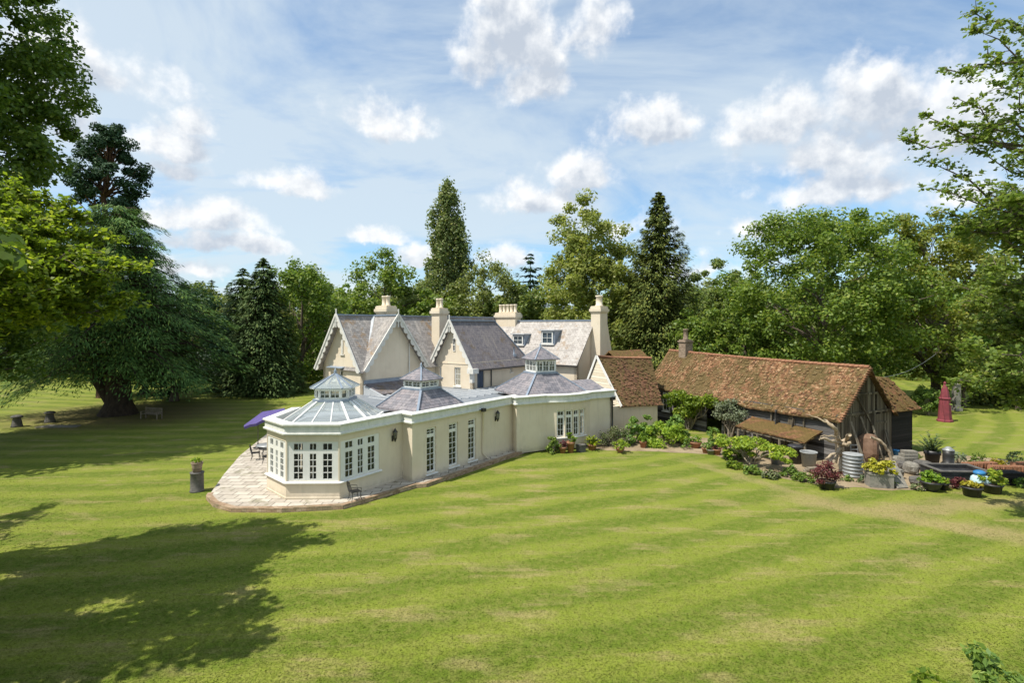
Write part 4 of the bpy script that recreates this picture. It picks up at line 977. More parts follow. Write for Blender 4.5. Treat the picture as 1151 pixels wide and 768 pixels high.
# hipped outshot on the far side of the gable
SH = lambda a, b, z=0: BF(a - .1, BW + b, z)
mb = MB(); mb.wall(SH(0, .02), SH(0, 2.35), 0, 2.95, (), .1); mb.wall(SH(0, 2.35), SH(5, 2.35), 0, 2.95, (), .1); mb.build('outshot_wall', M_TAR, BA)
mb = MB(); To = rough_slope(mb, SH(-.4, -.42, 2.88), SH(-.4, 2.65, 2.88), SH(1.2, 1.75, 4.9), SH(1.2, -.15, 4.9), 14, 10, .03, 7)
rough_slope(mb, SH(-.4, 2.65, 2.87), SH(5.2, 2.65, 2.87), SH(5.2, 1.75, 4.89), SH(1.2, 1.75, 4.89), 14, 8, .03, 8)
mb.slab([SH(1.2, -.9, 4.86), SH(1.2, 1.75, 4.86), SH(5.2, 1.75, 4.86), SH(5.2, -.9, 4.86)], (0, 0, 1), .05); loose_tiles(mb, To, 60, 4)
mb.build('outshot_roof', M_CLAYM, BA)
# low open lean-to along the garden side
mb = MB(); Tn = rough_slope(mb, BF(.9, -1.8, 1.22), BF(6.2, -1.8, 1.32), BF(6.2, -.1, 1.86), BF(.9, -.1, 1.74), 20, 7, .04, 9); loose_tiles(mb, Tn, 150, 3); mb.build('lean_to_roof', M_CLAYM, BA)
mb = MB()
for a in (1.0, 2.8, 4.5, 6.1): mb.bar(BF(a, -1.68, 0), BF(a, -1.68, 1.2), .1)
mb.bar(BF(.95, -1.68, 1.12), BF(6.15, -1.68, 1.2), .09, .12); mb.build('lean_to_post', M_WOOD, BA)
# ------------------------------------------------------------------ vegetation
def quads_mesh(name, V, mat):
    n = len(V) // 4; me = bpy.data.meshes.new(name)
    me.vertices.add(n * 4); me.vertices.foreach_set('co', V.astype(np.float32).ravel())
    me.loops.add(n * 4); me.loops.foreach_set('vertex_index', np.arange(n * 4, dtype=np.int32))
    me.polygons.add(n); me.polygons.foreach_set('loop_start', np.arange(0, n * 4, 4, dtype=np.int32))
    me.update(calc_edges=True); me.materials.append(mat)
    return me
def nrm(a): return a / np.maximum(np.linalg.norm(a, axis=1, keepdims=True), 1e-6)
def leafV(c, n, size, asp, rng, along=None, fold=.18):
    """leaf-shaped quads: centres, normals, sizes -> vertices"""
    N = len(c); n = nrm(n)
    r = rng.normal(size=(N, 3)) if along is None else along
    tt = nrm(r - n * np.sum(r * n, axis=1, keepdims=True)); b = np.cross(n, tt)
    s = np.asarray(size).reshape(-1, 1) * np.ones((N, 1)); L = s * asp
    V = np.empty((N, 4, 3))
    V[:, 0] = c - tt * L * .5; V[:, 2] = c + tt * L * .5 - n * s * fold
    V[:, 1] = c + b * s * .5 - tt * L * .08 - n * s * fold * .3; V[:, 3] = c - b * s * .5 - tt * L * .08 - n * s * fold * .3
    return V.reshape(-1, 3)
def sph(rng, N): return nrm(rng.normal(size=(N, 3)))
def clump_leaves(cs, rad, n_each, size, asp, rng, flat=.75, up=.55):
    """leaves in uneven clumps: centres (K,3), radii (K,)"""
    K = len(cs); N = K * n_each; idx = np.repeat(np.arange(K), n_each)
    d = sph(rng, N); rr = rng.random(N) ** .45
    off = d * (rr * rad[idx])[:, None]; off[:, 2] *= flat
    c = cs[idx] + off
    nn = d * .55 + np.array([0, 0, up]) + rng.normal(size=(N, 3)) * .45
    return leafV(c, nn, size * rng.uniform(.65, 1.25, N), asp, rng)
def tube_chain(mb, pts, rads, n=7): mb.tube(pts, rads, n, cap=False)
def limb_pts(a, b, rng, sag=.0, k=5, wob=.06):
    a, b = np.array(a), np.array(b); L = np.linalg.norm(b - a); o = []
    for i in range(k + 1):
        f = i / k; p = a + (b - a) * f; p = p + rng.normal(size=3) * L * wob * math.sin(math.pi * f) + np.array([0, 0, sag * L * math.sin(math.pi * f)])
        o.append(tuple(p))
    return o
def broadleaf(seed, H, Rr, zb, leaf, nleaf, size, K=150, trunk=.4, bark=None, shape='round', flat=.75, asp=1.5, crad=.2, limbs=26, up=.55, lump=.28, core=.55, lean=(0, 0)):
    """trunk and crown meshes of a broadleaved tree standing on the origin"""
    rng = np.random.default_rng(seed); zc, rz = (H + zb) / 2, (H - zb) / 2
    d = sph(rng, K * 3); ph = rng.uniform(0, 6.28, (5, 3)); fr = rng.uniform(1.5, 4.5, (5, 3))
    lm = 1 + lump * np.sum([np.sin(d @ fr[i] + ph[i, 0]) for i in range(5)], axis=0) / 3.0
    lm = np.clip(lm, .6, 1.12)
    r = (core + (1 - core) * rng.random(K * 3) ** .6) * lm
    e = d * r[:, None]
    if shape == 'column': w = np.clip(1.05 - .68 * np.clip((e[:, 2] + 1) / 2, 0, 1) ** 1.6, .1, 1); e[:, :2] *= w[:, None]
    if shape == 'dome': e[:, 2] = np.where(e[:, 2] < 0, e[:, 2] * .85, e[:, 2]); e[:, :2] *= np.where(e[:, 2] < -.4, .85, 1)[:, None]
    cs = np.stack([e[:, 0] * Rr + lean[0] * (e[:, 2] + 1), e[:, 1] * Rr + lean[1] * (e[:, 2] + 1), zc + e[:, 2] * rz], axis=1)[:K]
    cr = Rr * crad * rng.uniform(.65, 1.35, K)
    V = clump_leaves(cs, cr, max(4, nleaf // K), size, asp, rng, flat, up)
    crown = quads_mesh('crown', V, leaf)
    mb = MB(); top = zb + (H - zb) * .72
    tp = limb_pts((0, 0, -.1), (rng.uniform(-.3, .3), rng.uniform(-.3, .3), top), rng, 0, 8, .015)
    tube_chain(mb, tp, [trunk * (1.35 if i == 0 else 1 - .8 * i / 8) for i in range(9)], 10)
    ordr = np.argsort(-np.linalg.norm(e[:K], axis=1))[:limbs * 2]; rng.shuffle(ordr)
    for k in ordr[:limbs]:
        q = cs[k]; z0 = np.clip(q[2] - np.hypot(q[0], q[1]) * rng.uniform(.5, 1.0), zb * .75 + .3, top * .95)
        f = z0 / top; i = min(7, int(f * 8)); p0 = np.array(tp[i]) + (np.array(tp[i + 1]) - np.array(tp[i])) * (f * 8 - i)
        lp = limb_pts(p0, q, rng, .10, 5, .05); r0 = trunk * (.42 - .28 * f)
        tube_chain(mb, lp, [max(.02, r0 * (1 - .85 * j / 5)) for j in range(6)], 6)
    return mb.mesh('trunk', (0, 0, 0)), crown, bark or M_BARK
def conifer(seed, H, Rr, zb, leaf, nlev, nbr, nspray, size, prof=.85, droop=.22, bark=None, trunk=.35, asp=2.6, irregular=.2, tip=.0, hang=.5, wid=.22, upturn=0.0):
    """spire conifer: whorls of branches each carrying sprays of needles"""
    rng = np.random.default_rng(seed); C_, N_, A_, S_ = [], [], [], []
    mb = MB(); tube_chain(mb, [(0, 0, -.1), (0, 0, zb), (0, 0, H * .6), (0, 0, H * .97)], [trunk * 1.3, trunk, trunk * .5, .03], 9)
    lop = rng.uniform(0, 6.28, 4)
    for l in range(nlev):
        f = (l + rng.uniform(0, .8)) / nlev; z = zb + (H - zb) * f ** .93
        base = Rr * (1 - f) ** prof + .12 * tip
        nb = max(3, int(nbr * (1 - f * .6)))
        for b in range(nb):
            a = 2 * math.pi * (b + rng.random()) / nb
            L = base * (1 + irregular * (rng.normal() * .6 + .6 * math.sin(2 * a + lop[0] + f * 9) + .5 * math.sin(3 * a + lop[1] - f * 17)))
            if L < .15: continue
            ns = max(4, int(nspray * (.3 + .7 * L / Rr)))
            t_ = rng.random(ns) ** .62
            zz = z - droop * L * t_ ** 1.4 + upturn * L * t_ ** 3
            side = rng.normal(size=ns) * wid * L * (1.05 - .6 * t_)
            ca, sa = math.cos(a), math.sin(a)
            x = ca * t_ * L - sa * side; y = sa * t_ * L + ca * side
            C_.append(np.stack([x, y, zz + rng.normal(size=ns) * .06 * L - np.abs(side) * hang * .5], 1))
            N_.append(np.stack([ca * .35 + rng.normal(size=ns) * .35, sa * .35 + rng.normal(size=ns) * .35, np.ones(ns)], 1))
            A_.append(np.stack([ca - sa * side / max(L, .1) * 2, sa + ca * side / max(L, .1) * 2, -hang + rng.normal(size=ns) * .25], 1)); S_.append(np.full(ns, size) * rng.uniform(.6, 1.3, ns))
            if L > Rr * .35 and b % 2 == 0: mb.tube([(0, 0, z), (ca * L * .5, sa * L * .5, z - droop * L * .35), (ca * L * .85, sa * L * .85, z - droop * L * .8)], [.05 + .018 * L, .03 + .008 * L, .015], 5, cap=False)
    V = leafV(np.concatenate(C_), np.concatenate(N_), np.concatenate(S_), asp, rng, np.concatenate(A_), .3)
    return mb.mesh('trunk', (0, 0, 0)), quads_mesh('crown', V, leaf), bark or M_BARKD
def plant_tree(meshes, name, label, loc, group=None, rz=0, sc=1, cat='tree'):
    tr, cr, bk = meshes
    r = thing(name, label, cat, loc, group); r.rotation_euler = (0, 0, rz); r.scale = (sc, sc, sc) if not isinstance(sc, tuple) else sc
    for nm, me, m_ in (('trunk', tr, bk), ('crown', cr, None)):
        o = bpy.data.objects.new(nm, me); COL.objects.link(o); o.parent = r; ORG[o.name] = Vector(loc)
        if m_ is not None and not me.materials: me.materials.append(m_)
    return r
def gpos(u, d): return Vector((gx(u, d), d, 0))

def twig_tree(seed, root, targets, leaf, n_tw, per, size, trunk_top, trunk_r, extra=None, asp=1.5, tl=1.5, dens=1.0, bare=.35, bark=None):
    """near tree: limbs aimed along real branches, twigs off each, leaves along the twigs"""
    rng = np.random.default_rng(seed); mb = MB(); root = np.array(root, float)
    tp = limb_pts(root + [0, 0, -.1], trunk_top, rng, 0, 8, .02)
    tube_chain(mb, tp, [trunk_r * (1.4 if i == 0 else 1 - .7 * i / 8) for i in range(9)], 12)
    C_ = []; N_ = []
    for (tg, frac, r0) in targets:
        i = min(7, int(frac * 8)); p0 = np.array(tp[i]); lp = [np.array(p) for p in limb_pts(p0, tg, rng, rng.uniform(-.02, .1), 8, .045)]
        tube_chain(mb, [tuple(p) for p in lp], [max(.012, r0 * (1 - .9 * j / 8)) for j in range(9)], 6)
        L = np.linalg.norm(lp[-1] - lp[0])
        for k in range(int(n_tw * max(.4, L / 8))):
            f = bare + (1 - bare) * rng.random() ** .8; j = min(7, int(f * 8)); q = lp[j] + (lp[j + 1] - lp[j]) * (f * 8 - j)
            ax = (lp[j + 1] - lp[j]); ax /= np.linalg.norm(ax)
            d = rng.normal(size=3); d[2] = d[2] * .45 + .12; d = d / np.linalg.norm(d) + ax * .8; d /= np.linalg.norm(d)
            l2 = tl * rng.uniform(.4, 1.2) * (1.15 - .5 * f); e = q + d * l2 + np.array([0, 0, -.12 * l2])
            m_ = q + d * l2 * .5 + np.array([0, 0, .06 * l2])
            if k % 2 == 0: tube_chain(mb, [tuple(q), tuple(m_), tuple(e)], [.022, .014, .006], 4)
            n_ = int(per * rng.uniform(.5, 1.3) * dens); f2 = .25 + .8 * rng.random(n_)
            c = q + np.outer(f2, e - q) + rng.normal(size=(n_, 3)) * [.16 * l2, .16 * l2, .09 * l2]
            C_.append(c); N_.append(rng.normal(size=(n_, 3)) * .5 + [0, 0, .85])
    C_ = np.concatenate(C_); N_ = np.concatenate(N_)
    V = leafV(C_, N_, size * rng.uniform(.6, 1.3, len(C_)), asp, rng)
    if extra is not None: V = np.concatenate([V, extra])
    return mb, V
def place_twig(mb, V, name, label, root, leaf, bark=None):
    r = thing(name, label, 'tree', root); o = link('trunk', mb.mesh('trunk', root), bark or M_BARK, r)
    link('crown', quads_mesh('crown', V - np.array(root)[None, :], leaf), None, r)
    return r

# --- far belt of woodland round the grounds: a handful of grown trees, copied
belt = [broadleaf(41, 18, 6.5, 1.5, L_MID, 9000, .42, K=110, limbs=10), broadleaf(42, 20, 7.5, 1.2, L_SYC, 9000, .45, K=120, limbs=10, lump=.35),
        broadleaf(43, 15, 6.0, .8, L_BIRCH, 8000, .38, K=100, limbs=8), conifer(44, 20, 4.2, .8, L_SPRUCE, 30, 11, 26, .3)]
bl = ['mid green woodland tree in the far belt behind the house', 'dark green spreading woodland tree in the far belt behind the house', 'pale green woodland tree in the far belt behind the house', 'dark conifer in the far belt of woodland behind the house']
rr = random.Random(21); protos = [None] * 4; spots = []
for k in range(40):
    u = -120 + 1400 * (k + rr.uniform(-.3, .3)) / 40; d = rr.uniform(100, 132); spots.append((u, d))
for k in range(26):
    u = -60 + 1280 * (k + rr.uniform(-.3, .3)) / 26; spots.append((u, rr.uniform(82, 96)))
for (u, d) in spots:
    w = rr.choices((0, 1, 2, 3), (.38, .3, .22, .1))[0]
    if 300 < u < 480 or 505 < u < 575: w = 2 if w == 3 else w
    top = rr.uniform(308, 338); hh = gz(top, d); base = (18, 20, 15, 20)[w]; s_ = hh / base
    sc = (s_ * rr.uniform(.95, 1.3), s_ * rr.uniform(.95, 1.3), s_)
    if protos[w] is None: protos[w] = plant_tree(belt[w], 'woodland_tree' if w < 3 else 'woodland_conifer', bl[w], gpos(u, d), 'trees of the far woodland belt', rr.uniform(0, 6), sc)
    else: copy_thing(protos[w], gpos(u, d), None, rr.uniform(0, 6), sc)
# undergrowth that closes the foot of the belt
rng = np.random.default_rng(77); us = rng.uniform(-200, 1350, 420); ds = rng.uniform(80, 100, 420)
cs = np.stack([(us - CX) / FPX * ds, ds, rng.uniform(.3, 3.2, 420)], 1)
o = link('undergrowth', quads_mesh('undergrowth', clump_leaves(cs, rng.uniform(1.4, 2.6, 420), 60, .42, 1.4, rng, .8), L_MID), None)
tag(o, kind='stuff')

# --- named trees
plant_tree(broadleaf(1, gz(285, 88), 8.0, 3, L_SYC, 16000, .34, K=130, limbs=18, lump=.32, crad=.2), 'lime_tree', 'bushy mid green tree behind the left-hand gables, left of the tall poplar', gpos(432, 88))
plant_tree(broadleaf(2, gz(196, 96), 5.0, 1.5, L_POPLAR, 34000, .34, K=260, limbs=14, shape='column', flat=1.8, crad=.24, lump=.14, core=.25, up=.2), 'poplar_tree', 'very tall narrow poplar rising behind the house', gpos(503, 96))
plant_tree(broadleaf(3, gz(293, 86), 6.2, 1.5, L_BIRCH, 14000, .28, K=130, limbs=14, flat=1.3, crad=.18, lump=.3), 'birch_tree', 'pale drooping birch just right of the poplar behind the roof', gpos(545, 86))
plant_tree(conifer(4, gz(284, 92), 5.4, 2, L_PINE, 24, 9, 40, .34, prof=.7, droop=.05, irregular=.35, hang=.1, upturn=.1), 'fir_tree', 'small dark fir behind the row of five chimney pots', gpos(596, 92))
plant_tree(broadleaf(5, gz(229, 76), 7.6, 1.5, L_PLANE, 44000, .30, K=260, limbs=34, lump=.3, crad=.18, core=.4), 'plane_tree', 'large pale yellow green tree behind the tall right-hand chimney', gpos(668, 76))
plant_tree(conifer(6, gz(214, 69), 6.0, 1, L_REDW, 60, 15, 115, .18, prof=.66, droop=.12, irregular=.24, hang=.25, upturn=.22, wid=.16, trunk=.55), 'redwood_tree', 'tall dark tapering redwood behind the barn chimney', gpos(741, 69))
plant_tree(broadleaf(7, gz(296, 84), 6.6, 1, L_MID, 15000, .32, K=130, limbs=18, lump=.4, crad=.17), 'ash_tree', 'grey green open tree between the redwood and the big sycamore', gpos(815, 84))
plant_tree(broadleaf(8, gz(233, 57), 9.6, 1.2, L_SYC, 60000, .24, K=320, limbs=40, lump=.17, crad=.15, core=.5), 'sycamore_tree', 'broad dense sycamore towering over the barn roof', gpos(925, 57))
plant_tree(broadleaf(9, gz(242, 60), 7.6, 3.2, L_OAK, 34000, .26, K=220, limbs=36, lump=.3, crad=.16, trunk=.5), 'oak_tree', 'yellow green oak right of the sycamore, behind the tiled outshot', gpos(1052, 60))
plant_tree(broadleaf(10, gz(330, 62), 4.6, .4, L_SYC, 11000, .26, K=90, limbs=10, crad=.22), 'holly_tree', 'low dark bushy tree directly behind the barn ridge', gpos(838, 62))
plant_tree(broadleaf(11, gz(345, 70), 4.4, .3, L_SYC, 9000, .26, K=80, limbs=8, crad=.24), 'yew_tree', 'dark bushy evergreen filling the gap behind the barn chimney', gpos(785, 64))
# conifer group on the left-hand lawn
plant_tree(conifer(12, gz(289, 66), 5.3, .5, L_SPRUCE, 46, 15, 90, .17, prof=.62, droop=.25, irregular=.12, hang=.6), 'spruce_tree', 'dark spruce with a sharp tip, front of the conifer group left of the house', gpos(296, 66))
plant_tree(conifer(13, gz(300, 70), 5.0, .5, L_SPRUCE, 40, 14, 80, .18, prof=.6, droop=.25, irregular=.16, hang=.6), 'spruce_tree', 'spruce half hidden at the back left of the conifer group', gpos(273, 71))
plant_tree(broadleaf(14, gz(292, 73), 6.2, .4, L_SYC, 18000, .28, K=150, limbs=16, flat=1.1, crad=.2, lump=.2), 'hornbeam_tree', 'rounded dark green tree at the right of the conifer group, beside the house gable', gpos(338, 74))
plant_tree(broadleaf(15, gz(395, 80), 4.6, .2, L_BLUEG, 9000, .3, K=80, limbs=6, flat=.7, crad=.26), 'willow_bush', 'pale blue green drooping bush in the gap between cedar and spruces', gpos(236, 82))
plant_tree(broadleaf(16, gz(318, 86), 6.4, 1, L_MID, 12000, .32, K=110, limbs=10, lump=.3), 'lime_tree', 'mid green tree in the gap between the cedar and the conifer group', gpos(222, 88))
# the cedar
def cedar(seed):
    rng = np.random.default_rng(seed); H, Rr = 20.5, 11.0; mb = MB(); C_, N_, A_, S_ = [], [], [], []
    tube_chain(mb, [(0, 0, -.1), (.05, 0, 1.2), (0, 0, 3), (.4, .2, 9), (0, 0, 14), (.2, 0, 19.5)], [1.7, 1.1, 1.0, .7, .35, .06], 14)
    tube_chain(mb, [(-.5, -.2, 1.2), (-1.7, -.5, 3.5), (-2.3, -.4, 8), (-2.6, -.3, 15)], [.55, .5, .35, .1], 9)
    for l in range(26):
        f = l / 25; z = 3.9 + 15.8 * f; base = Rr * (1 - .72 * f ** 1.5) * (.86 if l < 2 else 1)
        nb = 11 - int(5 * f)
        for b in range(nb):
            a = 2 * math.pi * (b + rng.random() * .8) / nb + l * .7; L = base * rng.uniform(.62, 1.15); ca, sa = math.cos(a), math.sin(a)
            if l < 2 and sa < -.7 and abs(ca) < .6: continue
            ns = int(520 * (.3 + .7 * L / Rr)); t_ = .12 + .88 * rng.random(ns) ** .6
            side = rng.normal(size=ns) * .17 * L * (1.1 - .6 * t_)
            dz = .10 * L * t_ - (.36 if ca < -.2 else .27) * L * t_ ** 2.6 - np.abs(side) * .22
            x, y = ca * t_ * L - sa * side, sa * t_ * L + ca * side
            hang = rng.random(ns) ** 2 * .9
            C_.append(np.stack([x, y, z + dz - hang * .55 + rng.normal(size=ns) * .07], 1))
            N_.append(np.stack([ca * .4 + rng.normal(size=ns) * .3, sa * .4 + rng.normal(size=ns) * .3, np.ones(ns)], 1))
            A_.append(np.stack([ca - sa * np.sign(side) * .6, sa + ca * np.sign(side) * .6, -.45 - 1.0 * t_ ** 2], 1)); S_.append(.085 * rng.uniform(.6, 1.4, ns))
            mb.tube([(0, 0, z), (ca * L * .5, sa * L * .5, z + .03 * L), (ca * L * .8, sa * L * .8, z - .1 * L)], [.05 + .012 * L, .03 + .006 * L, .012], 5, cap=False)
    V = leafV(np.concatenate(C_), np.concatenate(N_), np.concatenate(S_), 4.4, rng, np.concatenate(A_), .4)
    return mb.mesh('trunk', (0, 0, 0)), quads_mesh('crown', V, L_CEDAR), M_BARKD
plant_tree(cedar(31), 'cedar_tree', 'huge cedar with drooping tiers and a thick trunk on the left-hand lawn', Vector((gx(140, 51) - .6, 51, 0)))
# tall ragged pine behind the cedar
def ragged_pine(seed):
    rng = np.random.default_rng(seed); mb = MB(); H = gz(139, 63)
    tp = limb_pts((0, 0, -.1), (.6, 0, H * .96), rng, 0, 8, .012); tube_chain(mb, tp, [.75 * (1 - .85 * i / 8) for i in range(9)], 10)
    cs, cr = [], []
    for (z, r_, n_) in ((31.0, 1.7, 10), (29, 3.0, 17), (26.5, 3.9, 20), (23.8, 4.3, 20), (21.5, 3.9, 14), (19.0, 4.3, 18), (16.5, 4.8, 18), (12, 5, 15), (8, 5.5, 15)):
        for _ in range(n_):
            a = rng.uniform(0, 6.28); q = (math.cos(a) * r_ * rng.uniform(.35, 1.05) + .5, math.sin(a) * r_ * rng.uniform(.35, 1.05), z + rng.uniform(-1.2, 1.2)); cs.append(q); cr.append(rng.uniform(.7, 1.25))
            zz = q[2] - 1.0; i = min(7, int(zz / (H * .96) * 8)); tube_chain(mb, limb_pts(tp[i], q, rng, .06, 4, .05), [.16, .12, .08, .05, .02], 5)
    V = clump_leaves(np.array(cs), np.array(cr), 230, .20, 2.0, rng, .7, .5)
    return mb.mesh('trunk', (0, 0, 0)), quads_mesh('crown', V, L_PINE), M_BARKR
plant_tree(ragged_pine(32), 'pine_tree', 'tall ragged dark pine with bare red limbs rising above the cedar', Vector((gx(116, 63), 63, 0)))
plant_tree(conifer(33, gz(262, 66), 4.6, 1.0, L_PINE, 30, 9, 34, .26, prof=.75, droop=.1, irregular=.35, hang=.2), 'fir_tree', 'small dark fir tip showing just right of the tall ragged pine', gpos(163, 66))
plant_tree(broadleaf(34, 13, 5.0, .8, L_PINE, 14000, .24, K=120, limbs=12, flat=1.1, crad=.2), 'yew_tree', 'dark yew with low skirts at the right edge of the cedar', gpos(196, 60))
# trees beyond the left edge whose shade lies on the lawn
side = broadleaf(35, 17, 8.0, 2.5, L_MAPLED, 14000, .4, K=120, limbs=16)
plant_tree(side, 'maple_tree', 'spreading dark maple at the far left edge of the lawn, shading it', (-42, 31, 0))
# near maple on the left: limbs reach into the view
rng = np.random.default_rng(51); tg = []
root = (-25.2, 16.5, 0); top = (-24.9, 16.8, 13.0)
for (u, v, d) in ((136, 300, 18.2), (128, 335, 18.2), (106, 268, 19.2), (81, 240, 19.2), (116, 318, 19.2), (46, 248, 18.2), (36, 310, 16.2), (86, 345, 18.2), (56, 350, 16.2), (16, 240, 18.2), (6, 285, 15.2), (71, 290, 17.2), (96, 310, 19.2), (26, 335, 15.2), (1, 330, 15.2), (-14, 300, 15.2), (56, 228, 19.7), (21, 215, 19.2), (96, 285, 18.2), (46, 275, 17.2), (16, 262, 17.2), (-9, 255, 16.2), (111, 350, 18.2), (61, 325, 17.2), (-24, 340, 14.2), (-14, 220, 17.2), (-54, 300, 14.2), (76, 262, 18.2)):
    p = at(u, v, d); tg.append((np.array(p), min(.8, max(.3, (p.z - 2) / 13.5)), .14))
for k in range(11):
    a = rng.uniform(1.4, 5.9); z = rng.uniform(8.8, 13.5); r_ = 7.2 * math.sqrt(max(.15, 1 - ((z - 9.5) / 6) ** 2))
    tg.append((np.array([root[0] + math.cos(a) * r_, root[1] + math.sin(a) * r_ * .95, z]), min(.85, max(.25, (z - 3) / 13.5)), .13))
mb, V = twig_tree(52, root, tg, L_MAPLE, 46, 56, .125, top, .45, tl=1.35, bare=.32)
place_twig(mb, V, 'maple_tree', 'near maple with bright lime leaves hanging in from the left edge', root, L_MAPLE)
plant_tree(broadleaf(36, 41, 8.2, 2, L_MAPLED, 130000, .235, K=460, limbs=40, lump=.26, crad=.155, trunk=.7, core=.38), 'sycamore_tree', 'very tall dark sycamore cut off by the left edge, above the bright maple', Vector((-39.6, 36, 0)))
# near tree on the right with sparse reaching branches
root = (28.5, 24.5, 0); top = (28.0, 25.0, 23); rng = np.random.default_rng(61); tg = []
for (u, v, d, r_) in ((1016, 155, 24, .14), (1035, 178, 24, .11), (1062, 78, 24, .13), (1090, 12, 24.5, .13), (1040, 130, 23.5, .12), (1075, 110, 24, .12), (1048, 212, 23, .1), (1062, 238, 23, .1), (1100, 35, 24, .12), (1110, 60, 23, .12), (1085, 140, 23.5, .12), (1095, 165, 24, .1), (1120, 95, 23, .1), (1135, 20, 24, .1), (1125, 130, 24.5, .1), (1140, 175, 23, .1)):
    p = at(u, v, d); tg.append((np.array(p), min(.85, max(.3, (p.z - 2.5) / 23)), r_))
n_sp = len(tg)
mbA, VA = twig_tree(62, root, tg, L_OAKN, 26, 13, .14, top, .55, tl=1.0, bare=.5)
tg = []
for k in range(60):
    u = rng.uniform(1075, 1240); v = rng.uniform(200, 428); lim = 1105 if v < 250 else (1085 if v < 380 else 1062)
    u = max(u, lim + rng.uniform(-22, 40)); d = rng.uniform(22, 29); p = at(u, v, d); tg.append((np.array(p), min(.8, max(.12, (p.z - 1) / 23)), .12))
for k in range(24):
    a = rng.uniform(-1.6, 2.6); z = rng.uniform(7, 22); r_ = 7 * math.sqrt(max(.15, 1 - ((z - 11) / 12.5) ** 2)); tg.append((np.array([root[0] + math.cos(a) * r_, root[1] + math.sin(a) * r_, z]), min(.85, max(.2, (z - 3) / 23)), .13))
mbB, VB = twig_tree(63, root, tg, L_OAKN, 36, 32, .14, top, .5, tl=1.45, bare=.3)
b0 = len(mbA.v); mbA.add(mbB.v, mbB.f); mbA.sm[-len(mbB.f):] = [True] * len(mbB.f)
place_twig(mbA, np.concatenate([VA, VB]), 'oak_tree', 'near oak at the right edge with thin branches reaching across the sky', root, L_OAKN)

# --- shrubs
def shrub_mesh(seed, rx, ry, h, n, size, leaf, K=26, asp=1.6, flat=.8, zb=.1, up=.6, crad=.3, dome=True):
    rng = np.random.default_rng(seed); d = sph(rng, K); d[:, 2] = np.abs(d[:, 2]) if dome else d[:, 2]
    r = .45 + .5 * rng.random(K) ** .6
    zc, rz = (zb, h - zb) if dome else ((zb + h) / 2, (h - zb) / 2)
    m_ = (rx + ry) / 2
    cs = np.stack([d[:, 0] * r * rx, d[:, 1] * r * ry, zc + d[:, 2] * r * rz], 1)
    V = clump_leaves(cs, m_ * crad * rng.uniform(.7, 1.3, K), n // K, size, asp, rng, flat, up)
    V[:, 2] = np.maximum(V[:, 2], .01)
    stem = MB()
    for k in range(0, K, 3): stem.tube([(d[k, 0] * .06, d[k, 1] * .06, 0), tuple(cs[k] * [.5, .5, .6]), tuple(cs[k])], [.018, .012, .006], 4, cap=False)
    return stem.mesh('stem', (0, 0, 0)), quads_mesh('foliage', V, leaf)
def shrub(loc, rx, ry, h, n, size, leaf, label, seed, name='shrub', cat='shrub', group=None, **kw):
    st, fo = shrub_mesh(seed, rx, ry, h, n, size, leaf, **kw); r = thing(name, label, cat, loc, group)
    link('stem', st, M_WOOD, r); link('foliage', fo, None, r)
    return r
# ------------------------------------------------------------------ things in the garden
def pot_meshes(r, h, mat, style='plain'):
    m = MB()
    if style == 'bowl': pr = [(r * .45, 0), (r * .5, .04), (r * .85, h * .45), (r * .98, h * .8), (r * 1.04, h * .86), (r * 1.04, h), (r * .92, h), (r * .88, h * .88)]
    elif style == 'tub': pr = [(r * .8, 0), (r * .96, h * .82), (r * 1.05, h * .82), (r * 1.07, h), (r * .95, h), (r * .92, h * .9)]
    else: pr = [(r * .68, 0), (r * .92, h * .76), (r * 1.02, h * .76), (r * 1.04, h), (r * .9, h), (r * .87, h * .88)]
    m.lathe((0, 0, 0), pr, 20); s = MB(); s.lathe((0, 0, 0), [(.01, h * .86), (r * .9, h * .87), (r * .9, h * .9), (.01, h * .93)], 14)
    return m, s
def potted(loc, r, h, mat, label, seed, leaf, pr, ph, n=260, size=.07, style='plain', form='bush', group=None, name='potted_plant'):
    t_ = thing(name, label, 'potted plant', loc, group); m, s = pot_meshes(r, h, mat, style)
    o = link('pot', m.mesh('pot', (0, 0, 0)), mat, t_); link('soil', s.mesh('soil', (0, 0, 0)), M_SOIL, t_)
    rng = np.random.default_rng(seed)
    if form == 'bush':
        _, fo = shrub_mesh(seed, pr, pr, ph, n, size, leaf, K=14, crad=.38)
    elif form == 'spiky':
        C_, N_, A_ = [], [], []
        for k in range(n // 8):
            a = rng.uniform(0, 6.28); tl = rng.uniform(.15, 1.0); d = np.array([math.cos(a) * tl, math.sin(a) * tl, 1.1 - .5 * tl]); d /= np.linalg.norm(d); L = ph * rng.uniform(.7, 1.1)
            for f in np.linspace(.15, 1, 8):
                p = d * L * f; p[2] -= .35 * L * tl * f * f; C_.append(p); A_.append(d + np.array([0, 0, -.6 * tl * f])); N_.append([-d[0] * .6 + rng.normal() * .3, -d[1] * .6 + rng.normal() * .3, 1])
        V = leafV(np.array(C_), np.array(N_), size * rng.uniform(.7, 1.2, len(C_)), 3.2, rng, np.array(A_)); fo = quads_mesh('foliage', V, leaf)
    f = link('foliage', fo, None, t_); f.location = (0, 0, h * .85)
    return t_
